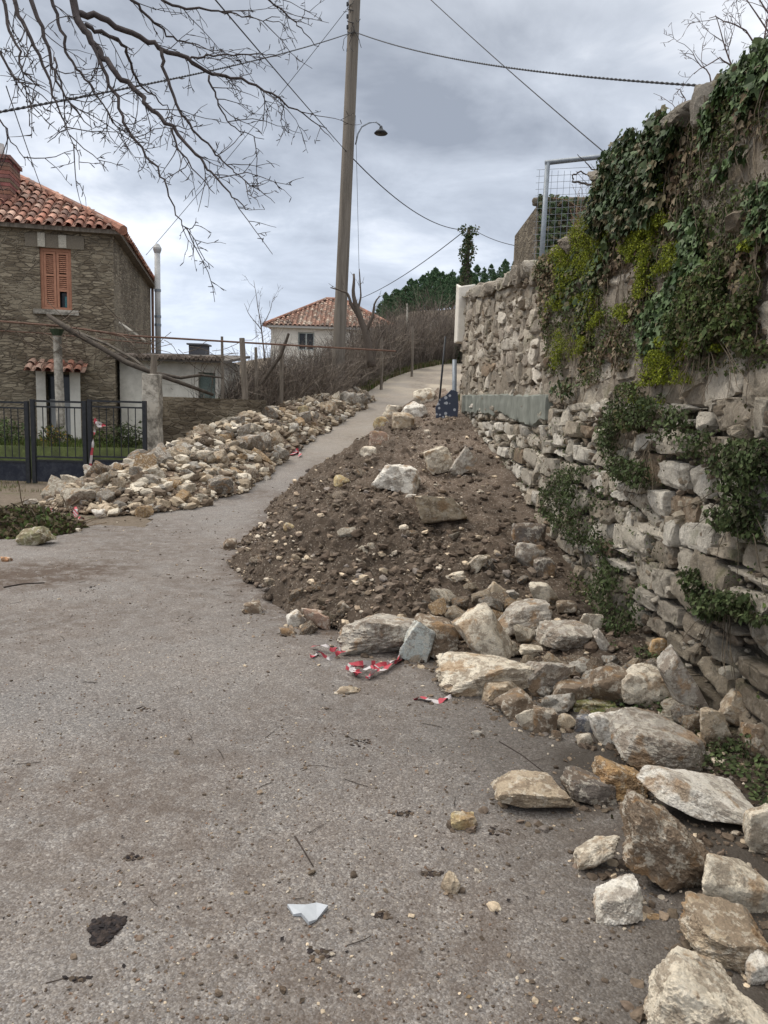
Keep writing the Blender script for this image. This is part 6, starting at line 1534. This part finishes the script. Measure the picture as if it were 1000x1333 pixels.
tape([at(118, 616, 14.02), at(119, 590, 14.02), at(122, 565, 14.02), at(124, 545, 14.0), at(128, 555, 14.0), at(138, 553, 14.0), at(124, 550, 13.98)], .045, 'strip of red and white barrier tape tied to the black gate', 6, up=(0, 1, 0), period=.3)
tape([gp(60, 672), gp(66, 668, .05), gp(72, 676)], .08, 'scrap of red tape on the dirt below the gate, left one', 7); tape([gp(96, 664), gp(100, 672, .06), gp(98, 682), gp(108, 676)], .08, 'scrap of red tape on the dirt below the gate, nearer the rubble heap', 8)
tape([gp(380, 594), gp(388, 590, .06), gp(390, 596)], .1, 'red and white scrap on the lane beside the long rubble heap', 9)
def slab(poly, th, m_, name, label, cat, lift=.004, warp=.0):
    V = np.array([gp(a, b_, lift) for a, b_ in poly]); k = len(V); Tp = V+np.array([0, 0, th]); Tp[::2, 2] += warp
    mb = MB(); mb.add(np.vstack([V, Tp]), [list(range(k))[::-1], [k+i for i in range(k)]]+[[i, (i+1) % k, k+(i+1) % k, k+i] for i in range(k)])
    return tag(mb.build(name, m_, origin=V[0]), label, cat)
slab([(402, 1209), (412, 1203), (427, 1187), (412, 1184), (398, 1187), (384, 1184), (374, 1186), (382, 1197), (392, 1200)], .006, M['white'], 'plastic_shard', 'pale grey broken plastic shard lying alone on the asphalt', 'shard', .006, .006)
r9 = np.random.default_rng(19)
def clump(px, py, rx, ry, n_, label, name, pal, cat, size=(.006, .02)):
    c = hit(px, py); D = c[1]; a = r9.uniform(0, 6.28, n_); q = np.sqrt(r9.random(n_))*(1+.25*np.sin(a*3+px)); X_ = c[0]+np.cos(a)*q*rx*D/1000; Y_ = c[1]+np.sin(a)*q*ry*D/1000/max(.12, (1.55/math.hypot(D, 1.55)))
    s_ = r9.uniform(size[0], size[1], n_); mb = MB(); scatter(mb, TV, TF, np.stack([X_, Y_, surf(X_, Y_)+s_*.25], 1), rotmats(n_, r9, .4), np.stack([s_, s_*.7, s_*.4], 1), np.array(pal)[r9.integers(0, len(pal), n_)]*r9.uniform(.7, 1.3, (n_, 1)), r9)
    return tag(mb.build(name, M['attr'], origin=c), label, cat)
BL = [(.02, .016, .016), (.035, .026, .022)]; BRs = [(.09, .065, .045), (.06, .045, .032)]
clump(138, 1217, 19, 17, 420, 'black lump of wet soil on the lower left asphalt', 'soil_clod', BL, 'soil clod', (.006, .016))
for (px, py, rx, ry, lab) in ((470, 970, 20, 6, 'ragged brown soil crumb cluster in the middle of the asphalt'), (560, 1140, 14, 5, 'mossy brown crumb left of the small brown pebble'), (526, 1061, 16, 4, 'dark brown crumb left of the yellowish lump'), (500, 1196, 11, 5, 'dark crumb right of the plastic shard'), (415, 1245, 18, 8, 'faint brown crumbs below the plastic shard'), (650, 1085, 16, 6, 'dark damp crumbs right of the yellowish lump'),
                              (185, 925, 16, 4, 'thin dark bark scrap on the left asphalt'), (172, 1119, 12, 4, 'dark bark scrap above the black soil lump'), (100, 1280, 20, 3, 'row of dark bark bits near the bottom left'), (118, 768, 14, 6, 'brown crumbs inside the tyre mark on the left'), (240, 810, 22, 8, 'brown crumbs on the asphalt left of the earth heap')):
    clump(px, py, rx, ry, 46, lab, 'soil_crumbs', BRs+BL, 'soil crumbs', (.004, .011))
def stick(pts, r_, label):
    P = np.array([gp(a, b_, r_*1.1) for a, b_ in pts]); mb = MB(); mb.tube(P, np.linspace(r_, r_*.6, len(P)), 6, (.045, .034, .028)); return tag(mb.build('twig', M['twig'], origin=P[0], smooth=True), label, 'twig')
stick([(391, 1005), (402, 998), (420, 1000), (438, 1004)], .003, 'bent twig in the middle of the asphalt'); stick([(384, 1092), (392, 1106), (408, 1130)], .004, 'short dark twig pointing down right above the plastic shard'); stick([(88, 1198), (104, 1182), (118, 1168)], .002, 'hair thin twig left above the black soil lump')
stick([(5, 766), (30, 762), (58, 760)], .008, 'thin stick lying on the far left asphalt'); stick([(650, 968), (680, 985), (712, 1012)], .004, 'forked twig beside the tan rock at the edge of the cluster'); stick([(60, 1283), (85, 1281), (118, 1279)], .003, 'straight bark stick near the bottom left corner')
# random litter of leaf bits and tiny twigs
n_ = 420; Yl = 1.8+r9.random(n_)**1.3*8; Xl = r9.uniform(-.55, .35, n_)*Yl; k = (mound(Xl, Yl) < .01); Xl, Yl = Xl[k], Yl[k]; n_ = len(Xl); mb = MB()
sz = r9.uniform(.006, .022, (n_, 1)); scatter(mb, DV[None], DF, np.stack([Xl, Yl, surf(Xl, Yl)+.009], 1), orient(np.tile([0, 0, 1.0], (n_, 1)), r9.normal(0, 1, (n_, 3)), r9, .25), np.tile(sz, (1, 3)), np.array(BRs+BL+[(.16, .11, .06)])[r9.integers(0, 5, n_)], r9)
for _ in range(60):
    y = 1.9+r9.random()*6; x = r9.uniform(-.5, .3)*y; P = wander((x, y, .008), (r9.normal(), r9.normal(), 0), r9.uniform(.03, .12), 4, .2, 0, r9); P[:, 2] = .008
    mb.tube(P, .0014, 3, (.05, .038, .03), False)
tag(mb.build('road_litter', M['attr']), 'scattered leaf scraps and tiny twigs on the asphalt', 'litter', kind='stuff')
# heap of garden waste at the left edge
gwc = at(28, 700, 8.6); n_ = 7000; a = r9.uniform(0, 6.28, n_); q = np.sqrt(r9.random(n_)); X_ = gwc[0]-.25+np.cos(a)*q*.75; Y_ = 9.0+np.sin(a)*q*.7; Z_ = surf(X_, Y_)+.26*(1-q**2)*r9.random(n_)**.5
mb = MB(); scatter(mb, DV[None], DF, np.stack([X_, Y_, Z_], 1), rotmats(n_, r9), np.tile(r9.uniform(.03, .09, (n_, 1)), (1, 3)), np.vstack([DRYG*.5, DRYG*.7, BRs, OLV[:3]])[r9.integers(0, 13, n_)], r9)
for _ in range(70):
    i = r9.integers(n_); mb.tube(wander((X_[i], Y_[i], Z_[i]), (r9.normal(), r9.normal(), .2), r9.uniform(.15, .5), 5, .2, 0, r9), .006, 4, np.array((.16, .12, .08))*r9.uniform(.5, 1.6), False)
tag(mb.build('garden_waste', M['matteleaf']), 'small heap of mossy hedge cuttings at the left edge of the road', 'garden waste', kind='stuff')
rock(45, 694, 40, 22, -14, (.28, .26, .15), 'mossy rock with yellowish lichen beside the heap of hedge cuttings at the left edge', 401, sub=4, rough=.09)
rock(50, 672, 16, 9, 10, (.55, .22, .06), 'orange brick piece on the heap of hedge cuttings', 402, sub=3)
for i, (px, py, w, h, tone, lab) in enumerate([(78, 678, 10, 8, WHT, 'white pebble on the dirt below the gate, left one'), (90, 680, 14, 7, WHT, 'flat white stone on the dirt between the two tape scraps'), (128, 668, 14, 10, WHT, 'white stone at the toe of the rubble heap near the ochre boulder'), (8, 728, 12, 7, (.5, .25, .12), 'orange chip at the left edge below the hedge cuttings'), (100, 690, 9, 5, CREAM, 'small cream chip nearest the asphalt below the gate'), (42, 652, 18, 6, GREY, 'flat grey stone on the dirt before the gate')]):
    rock(px, py, w, h, 0, tone, lab, 410+i, sub=3)
